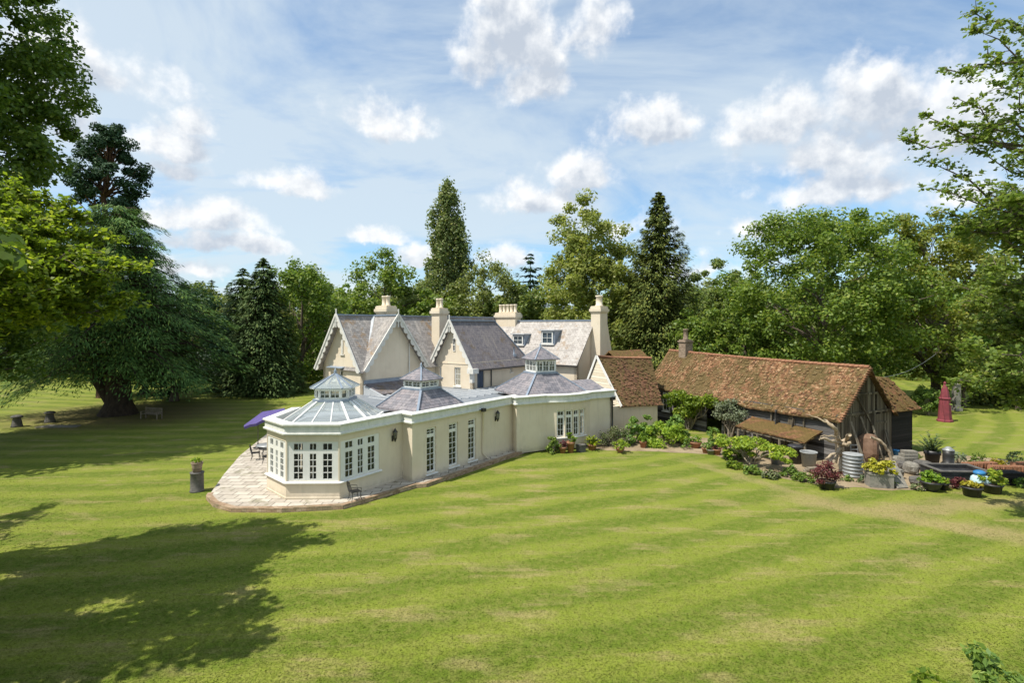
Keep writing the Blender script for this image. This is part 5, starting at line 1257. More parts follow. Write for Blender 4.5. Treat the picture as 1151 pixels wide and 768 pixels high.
# by the bay window
shrub(gp(622, 509.5), .55, .45, 1.25, 900, .10, L_SHRUB, 'small rounded green shrub at the left foot of the bow window', 101)
potted(gp(632.5, 509.5), .26, .42, M_TERRA, 'terracotta pot with a pinkish dome plant, second from the left under the bow window', 102, L_PURP, .3, .55, 220, .07)
potted(gp(641.5, 509), .27, .75, M_TERRA, 'tall terracotta pot with a bright green plant in front of the bow window', 103, L_VINE, .36, .75, 300, .09)
potted(gp(665.5, 506), .33, .4, M_TERRA, 'terracotta pot with a yellow green spiky plant right of the bow window', 104, L_LIME, .5, .8, 260, .10, form='spiky')
mb = MB(); c = gp(653, 508); mb.box(c + Vector((0, 0, .22)), (.5, .4, .44), R(30)); mb.box(c + Vector((0, 0, .46)), (.56, .46, .05), R(30))
tag(mb.build('planter_box', M_DSTONE, None, c), 'empty dark square planter box under the right end of the bow window', 'planter')
shrub(gp(691, 502), 1.15, .8, 1.45, 2600, .07, L_LAV, 'wide grey green lavender bush below the corner of the orangery', 105, up=.3)
shrub(gp(714, 499), 1.0, .9, 2.0, 1800, .13, L_SHRUB, 'dark green broad leaved shrub against the cream link wall', 106)
shrub(gp(727, 498), .75, .7, 2.2, 1700, .14, L_SHRUB, 'tall dark green shrub at the corner between the link wall and the barn', 107)
shrub(gp(747, 501), 1.7, 1.0, 1.75, 3400, .10, L_LIME, 'large rounded bright yellow green bush in front of the barn window', 108)
shrub(gp(758, 498.5), 1.1, .8, 2.0, 1700, .17, L_SHRUB, 'pale leaved hydrangea bush rising behind the bright yellow green bush', 109)
potted(gp(697, 509), .30, .34, M_TERRA, 'terracotta pot with a small yellow green bush standing out on the lawn edge', 110, L_LIME, .55, .55, 320, .09, 'bowl')
potted(gp(723, 503.5), .26, .46, M_TERRA, 'orange terracotta pot with a lime plant left of the bright bush', 111, L_VINE, .36, .65, 260, .10)
potted(gp(781.5, 503.5), .42, .42, M_TERRA, 'wide terracotta pot below the climbing vine', 112, L_VINE, .4, .5, 240, .09)
potted(gp(793, 509.5), .24, .36, M_TERRA, 'small pot on the bed edge, leftmost of the three clustered below the barn doorway', 113, L_SHRUB, .3, .4, 180, .07)
potted(gp(799, 511), .28, .34, M_STONE, 'pale stone pot in the cluster below the barn doorway', 114, L_SHRUB, .34, .9, 240, .09)
potted(gp(806, 511.5), .26, .38, M_TERRA, 'dark red terracotta pot with reddish leaves in the cluster below the doorway', 115, L_PURP, .3, .4, 180, .07)
shrub(gp(803, 503), .6, .5, 1.7, 700, .11, L_SHRUB, 'upright green shrub beside the dark barn doorway', 116)
# climbing vine along the barn wall
def climber(label, seed, path, leaf, n, size, spread, base):
    rng = np.random.default_rng(seed); t_ = thing('climbing_vine', label, 'climber', base); P_ = [np.array(p) for p in path]
    m = MB(); cs, cr = [], []
    for q in P_:
        b = np.array(base); lp = limb_pts(b + rng.normal(size=3) * [.1, .1, 0], q, rng, .12, 5, .06); m.tube(lp, [.045, .04, .032, .025, .018, .01], 5, cap=False)
        for _ in range(3): cs.append(q + rng.normal(size=3) * spread); cr.append(rng.uniform(.28, .55))
    V = clump_leaves(np.array(cs), np.array(cr), n // len(cs), size, 1.3, rng, .75, .5)
    m.build('stem', M_WOOD, t_); link('foliage', quads_mesh('foliage', V - np.array(base)[None], leaf), None, t_)
vb = BF(BLEN - 5.6, -.35)
climber('bright green grape vine trained along the black barn wall under the tiles', 120, [BF(BLEN - a, -o, z) for a, o, z in ((4.1, .3, 2.75), (3.9, .4, 2.5), (4.0, .6, 2.1), (4.6, .6, 2.55), (5.2, .7, 2.2), (5.6, .8, 1.7), (6.2, .8, 2.35), (7.0, .8, 2.55), (7.6, .8, 2.6), (4.9, .7, 1.7), (5.4, .9, 1.2), (6.2, .9, 2.65), (8.0, .6, 2.6), (6.6, .9, 2.75), (7.3, .95, 2.3), (5.0, .9, 2.75), (4.4, .6, 1.9), (6.8, .7, 2.1), (5.9, .8, 1.35), (8.5, .5, 2.75))], L_VINE, 5600, .16, [.35, .35, .2], vb)
vb = BF(BLEN - 9.6, -.35)
climber('silvery green climber on the barn wall right of the dark doorway', 121, [BF(BLEN - a, -o, z) for a, o, z in ((8.9, .35, 2.5), (9.4, .45, 2.1), (9.9, .5, 1.7), (10.3, .45, 2.3), (10.8, .4, 2.0), (9.0, .5, 1.6), (10.5, .4, 1.5), (9.7, .4, 2.65))], L_SILVER, 2200, .11, [.28, .28, .2], vb)
# low spreading golden maple in front of the lean-to
def dwarf_maple():
    loc = gp(846, 524); rng = np.random.default_rng(130); t_ = thing('dwarf_maple', 'low spreading lime green maple cascading in front of the barn lean-to', 'shrub', loc)
    m = MB(); cs, cr = [], []
    for k in range(34):
        f = k / 33; ax = Vector((BN.x - BFp.x, BN.y - BFp.y, 0)).normalized(); al = (f - .5) * 4.6; rad = rng.uniform(-.75, .75)
        z = 1.5 - .25 * abs(rad) - .10 * abs(al) + rng.normal() * .14; q = (ax.x * al + .9 * rad, ax.y * al + .43 * rad, z)
        cs.append(q); cr.append(rng.uniform(.28, .46))
        if k % 2 == 0: m.tube(limb_pts((rng.normal() * .06, rng.normal() * .06, 0), q, rng, .12, 5, .06), [.06, .05, .04, .03, .02, .01], 6, cap=False)
    for k in range(14):
        q = cs[rng.integers(len(cs))]; cs.append((q[0] + rng.normal() * .3, q[1] - .3, q[2] - rng.uniform(.25, .6))); cr.append(.22)
    V = clump_leaves(np.array(cs), np.array(cr), 110, .10, 2.2, rng, .55, .8)
    link('stem', m.mesh('stem', (0, 0, 0)), M_WOOD, t_); link('foliage', quads_mesh('foliage', V, L_LIME), None, t_)
dwarf_maple()
shrub(gp(826, 516), .7, .6, 1.0, 900, .12, L_SHRUB, 'dark green shrub at the left end of the spreading maple', 131)
shrub(gp(835, 491), .7, .55, 1.5, 800, .13, L_LIME, 'golden green shrub between the doorway and the lean-to roof', 136)
for k, (u, v, rx, h, lf, lb) in enumerate(((826, 527, .5, .5, L_VINE, 'low bright green clump at the left end of the bed edge'), (846, 533, .55, .5, L_SHRUB, 'low mid green clump on the lawn edge below the spreading maple'), (866, 538, .5, .45, L_LAV, 'low grey green clump on the lawn edge below the lean-to post'), (888, 537, .6, .7, L_SHRUB, 'leafy dark green clump on the lawn edge near the grey bins'), (903, 541, .5, .4, L_SHRUB, 'small low clump at the right end of the leafy bed edge'))):
    shrub(gp(u, v), rx, rx * .8, h, 520, .11, lf, lb, 140 + k, name='low_plant', cat='plant')
# bins and pots under the lean-to
def bucket(loc, r, h, mat, label, lid=False, cat='bucket', name='bucket'):
    t_ = thing(name, label, cat, loc); m = MB(); m.lathe((0, 0, 0), [(r * .78, 0), (r * .98, h * .93), (r * 1.07, h * .94), (r * 1.08, h), (r * .98, h), (r * .96, h * .92), (r * .76, .04), (.01, .04)], 22); link('bucket_body', m.mesh('bucket_body', (0, 0, 0)), mat, t_)
    m = MB()
    if lid: m.lathe((0, 0, h), [(r * 1.1, 0), (r * 1.1, .04), (r * .9, .08), (.02, .1)], 20); link('lid', m.mesh('lid', (0, 0, 0)), mat, t_)
    else: m.tube([(r * 1.06 * math.cos(a), r * 1.06 * math.sin(a) * .35 - r * .7, h * .86 + .0 * a) for a in np.linspace(0, math.pi, 9)], .012, 6); link('handle', m.mesh('handle', (0, 0, 0)), M_IRON, t_)
bucket(gp(872, 522), .33, .75, M_GALV, 'grey galvanised bucket behind the spreading maple')
bucket(gp(909, 525), .45, .92, M_GREYP, 'large pale grey planter tub in the dark under the lean-to', cat='tub', name='planter_tub')
bucket(gp(894, 521), .4, 1.05, M_BLKPOT, 'dark bin deep in the shade under the lean-to', True, 'bin', 'storage_bin')
mb = MB(); c = gp(914, 531); 
for k in range(3): mb.box(c + Vector((.05 * k, .02 * k, .05 + .09 * k)), (1.0 - .1 * k, .3, .08), R(-20 + 14 * k))
t_ = tag(mb.build('timber_offcut', M_WOOD, None, c), 'stacked weathered timber offcuts on the ground beside the grey tub', 'timber')
# bench of pots along the wall
def plank_bench(loc, L, label):
    t_ = thing('plank_bench', label, 'bench', loc); rz = math.atan2(bd_.y, bd_.x); m = MB(); m.box((0, 0, .5), (L, .4, .05), rz); link('seat', m.mesh('seat', (0, 0, 0)), M_WOOD, t_)
    for s_ in (-1, 1):
        m = MB(); d = bd_ * (L / 2 - .2) * s_; m.box((d.x, d.y, .24), (.08, .36, .475), rz); link('leg', m.mesh('leg', (0, 0, 0)), M_WOOD, t_)
pl_ = gp(852, 514); plank_bench(pl_, 2.6, 'low plank bench behind the spreading maple')
for k, (o, lf, lb) in enumerate(((-1.0, L_SHRUB, 'small potted green plant at the near end of the plank bench'), (-.2, L_PURP, 'small potted red leaved plant in the middle of the plank bench'), (.6, L_SHRUB, 'small potted bushy plant at the far end of the plank bench'))):
    q = pl_ + bd_ * o; potted((q.x, q.y, .527), .16, .24, M_TERRA, lb, 150 + k, lf, .22, .4, 120, .07)
# purple maple in a pot, water butt, driftwood
potted(gp(929, 549.5), .42, .42, M_BLKPOT, 'purple leaved dwarf maple in a black pot at the lawn edge', 160, L_PURP, .75, 1.15, 1500, .075, 'tub', name='potted_maple')
def water_butt():
    loc = gp(958.5, 536); t_ = thing('water_butt', 'grey ribbed round water butt standing near the barn gable', 'water butt', loc); m = MB(); pr = [(.46, 0)]
    for k in range(6): z = .04 + k * .195; pr += [(.47, z), (.505, z + .03), (.505, z + .075), (.47, z + .10)]
    pr += [(.48, 1.21), (.49, 1.24)]
    m.lathe((0, 0, 0), pr, 26); link('barrel', m.mesh('barrel', (0, 0, 0)), M_GALV, t_)
    m = MB(); m.lathe((0, 0, 1.24), [(.50, 0), (.51, .035), (.44, .06), (.02, .07)], 26); link('lid', m.mesh('lid', (0, 0, 0)), M_GREYP, t_)
    m = MB(); m.tube([(.1, -.5, .2), (.12, -.6, .2), (.12, -.62, .13)], .025, 6); link('tap', m.mesh('tap', (0, 0, 0)), M_IRON, t_)
water_butt()
def driftwood(label, base, limbs, mat=M_DRIFT):
    m = MB(); rng = np.random.default_rng(len(label))
    for pts, r0, r1 in limbs:
        P_ = []; n = len(pts)
        for i in range(n - 1): P_ += [tuple(np.array(pts[i]) + (np.array(pts[i + 1]) - np.array(pts[i])) * f + rng.normal(size=3) * .025) for f in (0, .33, .66)]
        P_.append(tuple(pts[-1])); m.tube(P_, [(r0 + (r1 - r0) * i / (len(P_) - 1)) * rng.uniform(.8, 1.2) for i in range(len(P_))], 8)
    return tag(m.build('driftwood_trunk', mat, None, base), label, 'driftwood')
d0 = 31.6; A_ = lambda u, v, d=d0: tuple(at(u, v, d))
b0_ = gp(946, 532); d0 = b0_.y
driftwood('bleached branching dead tree trunk standing at the near corner of the barn', b0_, [
    ([(b0_.x, b0_.y, -.05), A_(946, 516), A_(945, 503), A_(944, 495)], .2, .15), ([A_(944, 498), A_(941, 489), A_(937, 481, d0 + .2), A_(930, 475, d0 + .4), A_(926, 471, d0 + .5)], .14, .06),
    ([A_(930, 475, d0 + .4), A_(917, 469, d0 + .7), A_(905, 466, d0 + .9)], .05, .02), ([A_(945, 500), A_(951, 494), A_(955, 489, d0 - .1)], .15, .1), ([A_(944, 499), A_(934, 496, d0 - .3), A_(926, 493, d0 - .5), A_(921, 494, d0 - .6)], .11, .05),
    ([A_(946, 503), A_(937, 511, d0 - .3), A_(928, 516, d0 - .5)], .1, .06), ([A_(946, 501), A_(953, 500, d0 - .3), A_(957, 496, d0 - .4)], .12, .07), ([A_(945, 508), A_(936, 519, d0 - .4), (gx(931, d0 - .4), d0 - .4, .05)], .09, .06), ([A_(945, 496), A_(935, 490, d0 + .1), A_(922, 491, d0)], .06, .03)])
q = gp(1003, 528); dq = q.y
driftwood('long arching bleached branch leaning beside the stone trough', q, [([A_(979, 492, dq), A_(987, 495, dq), A_(994, 501, dq), A_(999, 508, dq), A_(1002, 516, dq), (q.x, q.y, 0)], .08, .10)])
q = gp(985, 521); dq = q.y
driftwood('thin straight pole leaning against the barn gable', q, [([A_(963, 458, dq + 1.3), A_(972, 480, dq + .6), (q.x, q.y, 0)], .05, .06)], M_WOOD)
def folded_chair():
    c = gp(963, 522); t_ = thing('garden_chair', 'white slatted garden chair behind the grey water butt', 'chair', c); m = MB()
    for x in (-.22, .22): m.bar((x, .2, 0), (x, .24, 1.15), .04); m.bar((x, -.2, 0), (x, -.2, .45), .04)
    link('leg', m.mesh('leg', (0, 0, 0)), M_GALV, t_); m = MB(); m.box((0, 0, .47), (.48, .46, .03)); link('seat', m.mesh('seat', (0, 0, 0)), M_GALV, t_)
    m = MB(); m.box((0, .24, 1.12), (.5, .03, .08)); m.box((0, .235, .85), (.5, .03, .07)); link('backrest', m.mesh('backrest', (0, 0, 0)), M_GALV, t_)
folded_chair()
# planks and poles leaning about the barn
for (f_, t__, w_, m_, lb) in ((BF(2.6, -1.1, 0), BF(2.9, -.13, 2.3), .22, M_GREYBD, 'grey plank leaning on the barn wall above the near end of the lean-to'), (BF(-.9, 1.2, 0), BF(-.16, 1.0, 2.5), .2, M_WOOD, 'weathered plank leaning on the left of the barn gable'),
                         (BF(-1.0, 2.9, 0), BF(-.16, 3.2, 2.1), .16, M_DRIFT, 'pale narrow board leaning on the middle of the barn gable'), (BF(-.7, 4.4, 0), BF(-.16, 4.6, 1.7), .3, M_GREYBD, 'short wide grey board leaning on the right of the barn gable'), (BF(7.6, -.7, 0), BF(7.4, -.1, 2.2), .14, M_WOOD, 'thin dark board leaning beside the silvery climber')):
    mb = MB(); mb.bar(f_, t__, w_, .035, bd_); tag(mb.build('timber_plank', m_, None, f_), lb, 'plank')
for k, (u, v, lf, rx, h, lb) in enumerate(((952, 541, L_SHRUB, .3, .35, 'small weed tuft at the foot of the ribbed water butt'), (972, 543, L_FERN, .35, .5, 'ferny tuft between the water butt and the stone trough'), (1004, 548, L_SHRUB, .3, .3, 'low weeds in front of the stone trough'), (1030, 551, L_LAV, .35, .35, 'grey green weeds at the foot of the leaning slab'), (916, 543, L_SHRUB, .4, .55, 'leafy weeds left of the potted purple maple'), (1028, 520, L_SHRUB, .5, .7, 'straggling green plant behind the piled stone blocks'), (1085, 538, L_FERN, .45, .7, 'ferny plant at the right end of the black water trough'), (818, 519, L_VINE, .45, .6, 'bright green leafy plant in front of the dark doorway'), (771, 505, L_SHRUB, .4, .7, 'dark green plant at the foot of the climbing vine'))):
    shrub(gp(u, v), rx, rx, h, 220, .08, lf, lb, 300 + k, name='low_plant', cat='plant', K=12)
# old boulder-like sack mound by gable
def rock(loc, d, seed, mat, label=None, cat='rock', name='rock', group=None):
    rng = np.random.default_rng(seed); m = MB(); n, k = 12, 7; vs = []
    ph = rng.uniform(0, 6.28, 4)
    for j in range(k + 1):
        for i in range(n):
            a, b = 2 * math.pi * i / n, math.pi * j / k - math.pi / 2; w = 1 + .16 * math.sin(2 * a + ph[0]) + .12 * math.sin(3 * a + 2 * b + ph[1]) + rng.normal() * .04
            sq_ = lambda x: math.copysign(abs(x) ** .7, x)
            vs.append((d[0] / 2 * w * sq_(math.cos(b) * math.cos(a)), d[1] / 2 * w * sq_(math.cos(b) * math.sin(a)), d[2] / 2 + d[2] / 2 * sq_(math.sin(b))))
    m.add(vs, [[j * n + i, j * n + (i + 1) % n, (j + 1) * n + (i + 1) % n, (j + 1) * n + i] for j in range(k) for i in range(n)])
    me = m.mesh(name, (0, 0, 0)); o = link(name, me, mat, None, loc); o.rotation_euler = (0, 0, rng.uniform(0, 3)); return tag(o, label, cat, group)
rock(gp(976, 519), (1.3, .8, 1.75), 170, M_RUST, 'tall upright rust brown slab of rock leaning by the barn gable')
# stone trough with a golden shrub
def trough():
    c = gp(988, 547); t_ = thing('stone_trough', 'weathered stone trough planted with a bright golden shrub', 'planter', c); m = MB(); rz = R(-14)
    m.box((0, 0, .33), (1.1, .75, .66), rz); m.box((0, 0, .70), (1.16, .81, .08), rz); link('trough_body', m.mesh('trough_body', (0, 0, 0)), M_STONE, t_)
    _, fo = shrub_mesh(171, .75, .55, .85, 750, .12, L_YELL, K=16, crad=.36); f = link('foliage', fo, None, t_); f.location = (0, 0, .7)
trough()
def slab_lean():
    c = gp(1016, 550); m = MB(); ti = Vector((.75, .55, 0)).normalized(); up_ = (Vector((.18, .93, 0)).normalized() * .8 + Vector((0, 0, .62))).normalized(); b_ = Vector((c.x - .35, c.y, .02)); n = ti.cross(up_).normalized()
    n = n if n.z > 0 else -n; w_ = Vector((.62, .12, 0)); p = [b_, b_ + w_, b_ + w_ + up_ * 1.75, b_ + up_ * 1.75]
    m.slab([q + n * .06 for q in p], n, .07); return tag(m.build('stone_slab', M_STONE, None, c), 'flat grey stone slab leaning like a ramp on the rubble heap', 'stone slab')
slab_lean()
rk = [((1006, 538), (.75, .6, .6), M_STONE), ((1014, 528), (.9, .6, .5), M_DSTONE), ((1000, 530), (.7, .5, .55), M_RUST), ((1024, 533), (.8, .6, .7), M_STONE), ((1030, 545), (.6, .5, .45), M_DSTONE), ((1036, 528), (.9, .7, .55), M_DSTONE), ((1010, 521), (.8, .6, .45), M_STONE)]
for k, ((u, v), d, m_) in enumerate(rk):
    rock(gp(u, v), d, 180 + k, m_, 'rough stone in the rubble heap between the trough and the black pond box', 'rock', 'rubble_stone', 'stones of the rubble heap')
# stack of grey stone blocks behind the slab
for k in range(3):
    c = gp(1022, 526) + Vector((.12 * k - .1, .1 * k, .55 + .17 * k)); mb = MB(); mb.box(c, (.95 - .12 * k, .5, .165), R(10 - 9 * k)); tag(mb.build('stone_block', M_STONE, None, c), ['lowest of three grey stone blocks piled behind the leaning slab', 'middle of three grey stone blocks piled behind the leaning slab', 'topmost of three grey stone blocks piled behind the leaning slab'][k], 'stone block')
# black pond box with a raised rim
def pond_box():
    c = gp(1073, 541); t_ = thing('water_trough', 'low black square water trough with a flat rim among the pots', 'trough', c); rz = R(-4); m = MB()
    for x, y, a, b in ((0, -.75, 2.5, .12), (0, .75, 2.5, .12), (-1.19, 0, .12, 1.38), (1.19, 0, .12, 1.38)):
        ca, sa = math.cos(rz), math.sin(rz); m.box((x * ca - y * sa, x * sa + y * ca, .35), (a, b, .70), rz)
    m.box((0, 0, .28), (2.3, 1.4, .5), rz); link('trough_body', m.mesh('trough_body', (0, 0, 0)), M_BLKPOT, t_)
    m = MB()
    for x, y, a, b in ((0, -.78, 2.66, .2), (0, .78, 2.66, .2), (-1.22, 0, .2, 1.36), (1.22, 0, .2, 1.36)):
        ca, sa = math.cos(rz), math.sin(rz); m.box((x * ca - y * sa, x * sa + y * ca, .73), (a, b, .05), rz)
    link('rim', m.mesh('rim', (0, 0, 0)), M_DSTONE, t_)
pond_box()
potted(gp(1048, 525) + Vector((0, 0, .0)), .42, 1.0, M_BLKPOT, 'tall black pot with an arching fern behind the water trough', 190, L_FERN, .7, 1.25, 420, .10, form='spiky')
def tall_jar():
    c = gp(1066, 531); t_ = thing('glazed_jar', 'tall dark cylindrical jar with a pale lid behind the water trough', 'jar', c); m = MB(); m.lathe((0, 0, 0), [(.34, 0), (.36, .5), (.27, .56), (.28, 1.0), (.29, 1.25)], 20); link('jar_body', m.mesh('jar_body', (0, 0, 0)), M_IRON, t_)
    m = MB(); m.lathe((0, 0, 1.25), [(.30, 0), (.3, .05), (.2, .12), (.1, .22), (.02, .24)], 16); link('lid', m.mesh('lid', (0, 0, 0)), M_GALV, t_)
tall_jar()
potted(gp(1046.5, 552), .48, .5, M_BLKPOT, 'large black bowl pot with a bushy bright green plant on the lawn edge', 191, L_VINE, .5, .55, 420, .12, 'bowl')
potted(gp(1060.5, 551), .24, .36, M_BLKPOT, 'small black pot with pale green leaves beside the big bowl pot', 192, L_LIME, .24, .35, 150, .08)
shrub(gp(1075, 549), .7, .45, .6, 520, .085, L_PURP, 'sprawling dark purple leaved plant in front of the water trough', 193, name='low_plant', cat='plant')
potted(gp(1092.5, 558), .42, .48, M_BLKPOT, 'black pot with a yellow and green plant, front of the right-hand group', 194, L_YELL, .4, .38, 260, .1, 'tub')
potted(gp(1115.5, 554.5), .42, .48, M_BLKPOT, 'dark grey pot with a tall lime green plant beside the pale blue jar', 195, L_LIME, .5, .85, 480, .11, 'tub')
def blue_jar():
    c = gp(1102, 551); t_ = thing('ceramic_jar', 'round pale blue ceramic jar with a deep blue collar', 'jar', c); m = MB(); m.lathe((0, 0, 0), [(.2, 0), (.38, .2), (.44, .42), (.38, .66), (.22, .8)], 24); link('jar_body', m.mesh('jar_body', (0, 0, 0)), M_BLUEW, t_)
    m = MB(); m.lathe((-.05, 0, .8), [(.22, 0), (.27, .05), (.26, .14), (.16, .2), (.13, .12)], 20); link('collar', m.mesh('collar', (0, 0, 0)), M_BLUE, t_)
blue_jar()
# stacked terracotta roof tiles
def tile_stack(c, L, n, rows, label, rz=0.0):
    rr = random.Random(int(c.x * 10)); m = MB(); ca, sa = math.cos(rz), math.sin(rz)
    for j in range(rows):
        for k in range(n):
            x = (k / (n - 1) - .5) * L + rr.uniform(-.01, .01); y = rr.uniform(-.03, .03)
            m.box(Vector((c.x + x * ca - y * sa, c.y + x * sa + y * ca, .14 + .29 * j)), (L / n * .72, .4, .27), rz, tilt=__import__('mathutils').Matrix.Rotation(rr.uniform(.05, .22), 3, 'Y'))
    return tag(m.build('roof_tile_stack', M_TERRA, None, c), label, 'tile stack')
tile_stack(gp(1101, 531), 1.9, 22, 2, 'stack of orange clay roof tiles behind the pale blue jar', R(6))
tile_stack(gp(1132, 535), 1.7, 20, 2, 'stack of orange clay roof tiles standing at the right-hand edge', R(-6))
tile_stack(gp(1150, 531), 1.2, 14, 2, 'short stack of orange tiles cut by the right-hand edge', R(4))
mb = MB(); c = gp(1133, 544); mb.box(c + Vector((0, 0, .3)), (1.1, .7, .6), R(-5)); mb.box(c + Vector((0, 0, .63)), (1.18, .78, .06), R(-5)); tag(mb.build('storage_crate', M_TAR, None, c), 'black timber crate in front of the orange tile stack', 'crate')
for k, (u, v, lf, h, lb) in enumerate(((1078, 522, L_SILVER, .8, 'thin grey green plant on the grass behind the water trough'), (1099, 524, L_SHRUB, .9, 'leafy green plant behind the left-hand tile stack'), (1140, 523, L_FERN, 1.0, 'feathery green fern behind the right-hand tile stack'), (1120, 525, L_YELL, .5, 'yellowing weeds between the two tile stacks'), (1150, 548, L_SHRUB, .5, 'green clump beside the black timber crate'))):
    shrub(gp(u, v), .5, .4, h, 300, .09, lf, lb, 200 + k, name='low_plant', cat='plant', up=.1)
mb = MB(); c = gp(1006, 512); mb.lathe(c, [(.22, 0), (.24, .32), (.26, .34), (.25, .36)], 16); tag(mb.build('blue_bucket', M_BLUE, None, c), 'small blue bucket against the black outshot wall', 'bucket')

# ------------------------------------------------------------------ left: terrace furniture
def metal_chair(loc, rz, label, tilt=0.0):
    t_ = thing('iron_chair', label, 'chair', loc); t_.rotation_euler = (0, 0, rz); m = MB()
    for k in range(7): m.box((-.21 + .07 * k, 0, .44), (.045, .44, .025))
    m.box((0, -.22, .43), (.48, .03, .04)); m.box((0, .22, .43), (.48, .03, .04)); link('seat', m.mesh('seat', (0, 0, 0)), M_IRON, t_)
    m = MB(); arc = [(-.23, .23, .45), (-.24, .30, .75), (-.17, .33, .92), (0, .345, .97), (.17, .33, .92), (.24, .30, .75), (.23, .23, .45)]; m.tube(arc, .016, 6)
    for k in range(5): x = -.14 + .07 * k; m.tube([(x, .23, .45), (x * 1.1, .30, .72), (x * .8, .335, .93)], .009, 5)
    m.tube([(-.2, .28, .66), (0, .31, .7), (.2, .28, .66)], .01, 5); link('backrest', m.mesh('backrest', (0, 0, 0)), M_IRON, t_)
    for x in (-1, 1):
        for y in (-1, 1):
            m = MB(); m.tube([(x * .21, y * .2, .43), (x * .2, y * .2, .2), (x * .25, y * .26, 0)], .016, 6); link('leg', m.mesh('leg', (0, 0, 0)), M_IRON, t_)
        m = MB(); m.tube([(x * .24, .28, .68), (x * .27, 0, .66), (x * .26, -.2, .62), (x * .23, -.21, .43)], .014, 6); link('armrest', m.mesh('armrest', (0, 0, 0)), M_IRON, t_)
    return t_
c = gp(287.5, 517, TZ); metal_chair(c, R(110), 'black wrought iron chair at the table on the terrace'); c2 = gp(300, 521, TZ); metal_chair(c2, R(20) + math.pi, 'iron chair half hidden behind the corner of the orangery')
def table():
    c = gp(301, 513, TZ); t_ = thing('terrace_table', 'round pale metal table on the stone terrace', 'table', c); m = MB(); m.lathe((0, 0, .70), [(.68, 0), (.7, .02), (.7, .04), (.02, .05)], 28); link('tabletop', m.mesh('tabletop', (0, 0, 0)), M_GALV, t_)
    for k in range(4): a = k * math.pi / 2 + .4; m = MB(); m.tube([(.2 * math.cos(a), .2 * math.sin(a), .7), (.25 * math.cos(a), .25 * math.sin(a), .3), (.5 * math.cos(a), .5 * math.sin(a), 0)], .022, 6); link('leg', m.mesh('leg', (0, 0, 0)), M_GALV, t_)
table()
def parasol():
    c = gp(290, 504, TZ); t_ = thing('parasol', 'purple garden parasol tilted over the terrace table', 'parasol', c); apex = Vector((.25, .1, 2.45)); nrm_ = Vector((-.34, -.12, .93)).normalized()
    x = nrm_.cross(Vector((0, 1, 0))).normalized(); y = nrm_.cross(x); N = 8; rim = [apex - nrm_ * .42 + (x * math.cos(k * math.pi / 4) + y * math.sin(k * math.pi / 4)) * 1.45 for k in range(N)]
    m = MB()
    for k in range(N):
        a, b = rim[k], rim[(k + 1) % N]; mid = (a + b) / 2 + nrm_ * .05
        m.add([apex, a, mid, b], [[0, 1, 2], [0, 2, 3]]); m.add([a, mid, b, b - nrm_ * .16, mid - nrm_ * .16, a - nrm_ * .16], [[0, 1, 4, 5], [1, 2, 3, 4]])
    link('canopy', m.mesh('canopy', (0, 0, 0)), M_PURPLE, t_)
    m = MB(); m.tube([(0, 0, 0), (0, 0, 2.2), apex + nrm_ * .12], .028, 8); link('pole', m.mesh('pole', (0, 0, 0)), M_WOOD, t_)
    for k in range(N): m = MB(); m.bar(apex - nrm_ * .03, rim[k] - nrm_ * .02, .02); link('rib', m.mesh('rib', (0, 0, 0)), M_WOOD, t_)
    m = MB(); m.lathe((0, 0, 0), [(.3, 0), (.3, .06), (.06, .1), (.05, .35)], 16); link('base', m.mesh('base', (0, 0, 0)), M_IRON, t_)
parasol()
c = gp(399, 562.5, TZ); metal_chair(c, R(128), 'small dark metal chair against the orangery wall below the bay window')
def pedestal():
    c = gp(221.5, 552.5); t_ = thing('planted_urn', 'terracotta urn of green leaves on a dark round stone pedestal', 'urn', c); m = MB()
    m.lathe((0, 0, 0), [(.34, 0), (.34, .05), (.31, .08), (.30, .9), (.33, .94), (.33, .99)], 22); link('pedestal', m.mesh('pedestal', (0, 0, 0)), M_DSTONE, t_)
    m = MB(); m.lathe((0, 0, .99), [(.17, 0), (.2, .03), (.24, .3), (.27, .44), (.29, .5), (.24, .5), (.23, .44)], 18); link('pot', m.mesh('pot', (0, 0, 0)), M_OLDBRICK, t_)
    _, fo = shrub_mesh(210, .28, .28, .36, 160, .08, L_LIME, K=12); f = link('foliage', fo, None, t_); f.location = (0, 0, 1.42)
pedestal()
def wood_bench():
    c = gp(170, 471); t_ = thing('garden_bench', 'grey wooden slatted bench beside the cedar trunk', 'bench', c); t_.rotation_euler = (0, 0, R(-14)); m = MB()
    for k in range(4): m.box((0, -.2 + .13 * k, .45), (1.9, .10, .03))
    link('seat', m.mesh('seat', (0, 0, 0)), M_WOOD, t_); m = MB()
    for k in range(13): m.box((-.84 + .14 * k, .27, .70), (.06, .025, .42))
    m.box((0, .27, .93), (1.9, .05, .09)); m.box((0, .27, .5), (1.9, .05, .07)); link('backrest', m.mesh('backrest', (0, 0, 0)), M_WOOD, t_)
    for x in (-.9, .9):
        m = MB(); m.box((x, .27, .47), (.08, .07, .94)); m.box((x, -.24, .31), (.08, .07, .62)); link('leg', m.mesh('leg', (0, 0, 0)), M_WOOD, t_)
        m = MB(); m.box((x, .0, .65), (.09, .6, .05)); link('armrest', m.mesh('armrest', (0, 0, 0)), M_WOOD, t_)
wood_bench()
for (u, v, lb) in ((19, 480, 'dark stone staddle post on the lawn, leftmost of the two under the cedar'), (56, 475, 'dark stone staddle post on the lawn, nearer the cedar trunk of the two')):
    c = gp(u, v); mb = MB(); mb.lathe(c, [(.42, 0), (.38, .1), (.28, .65), (.26, .72), (.40, .78), (.42, .86), (.3, .95), (.05, 1.0)], 16); tag(mb.build('staddle_stone', M_DSTONE, None, c), lb, 'stone post')
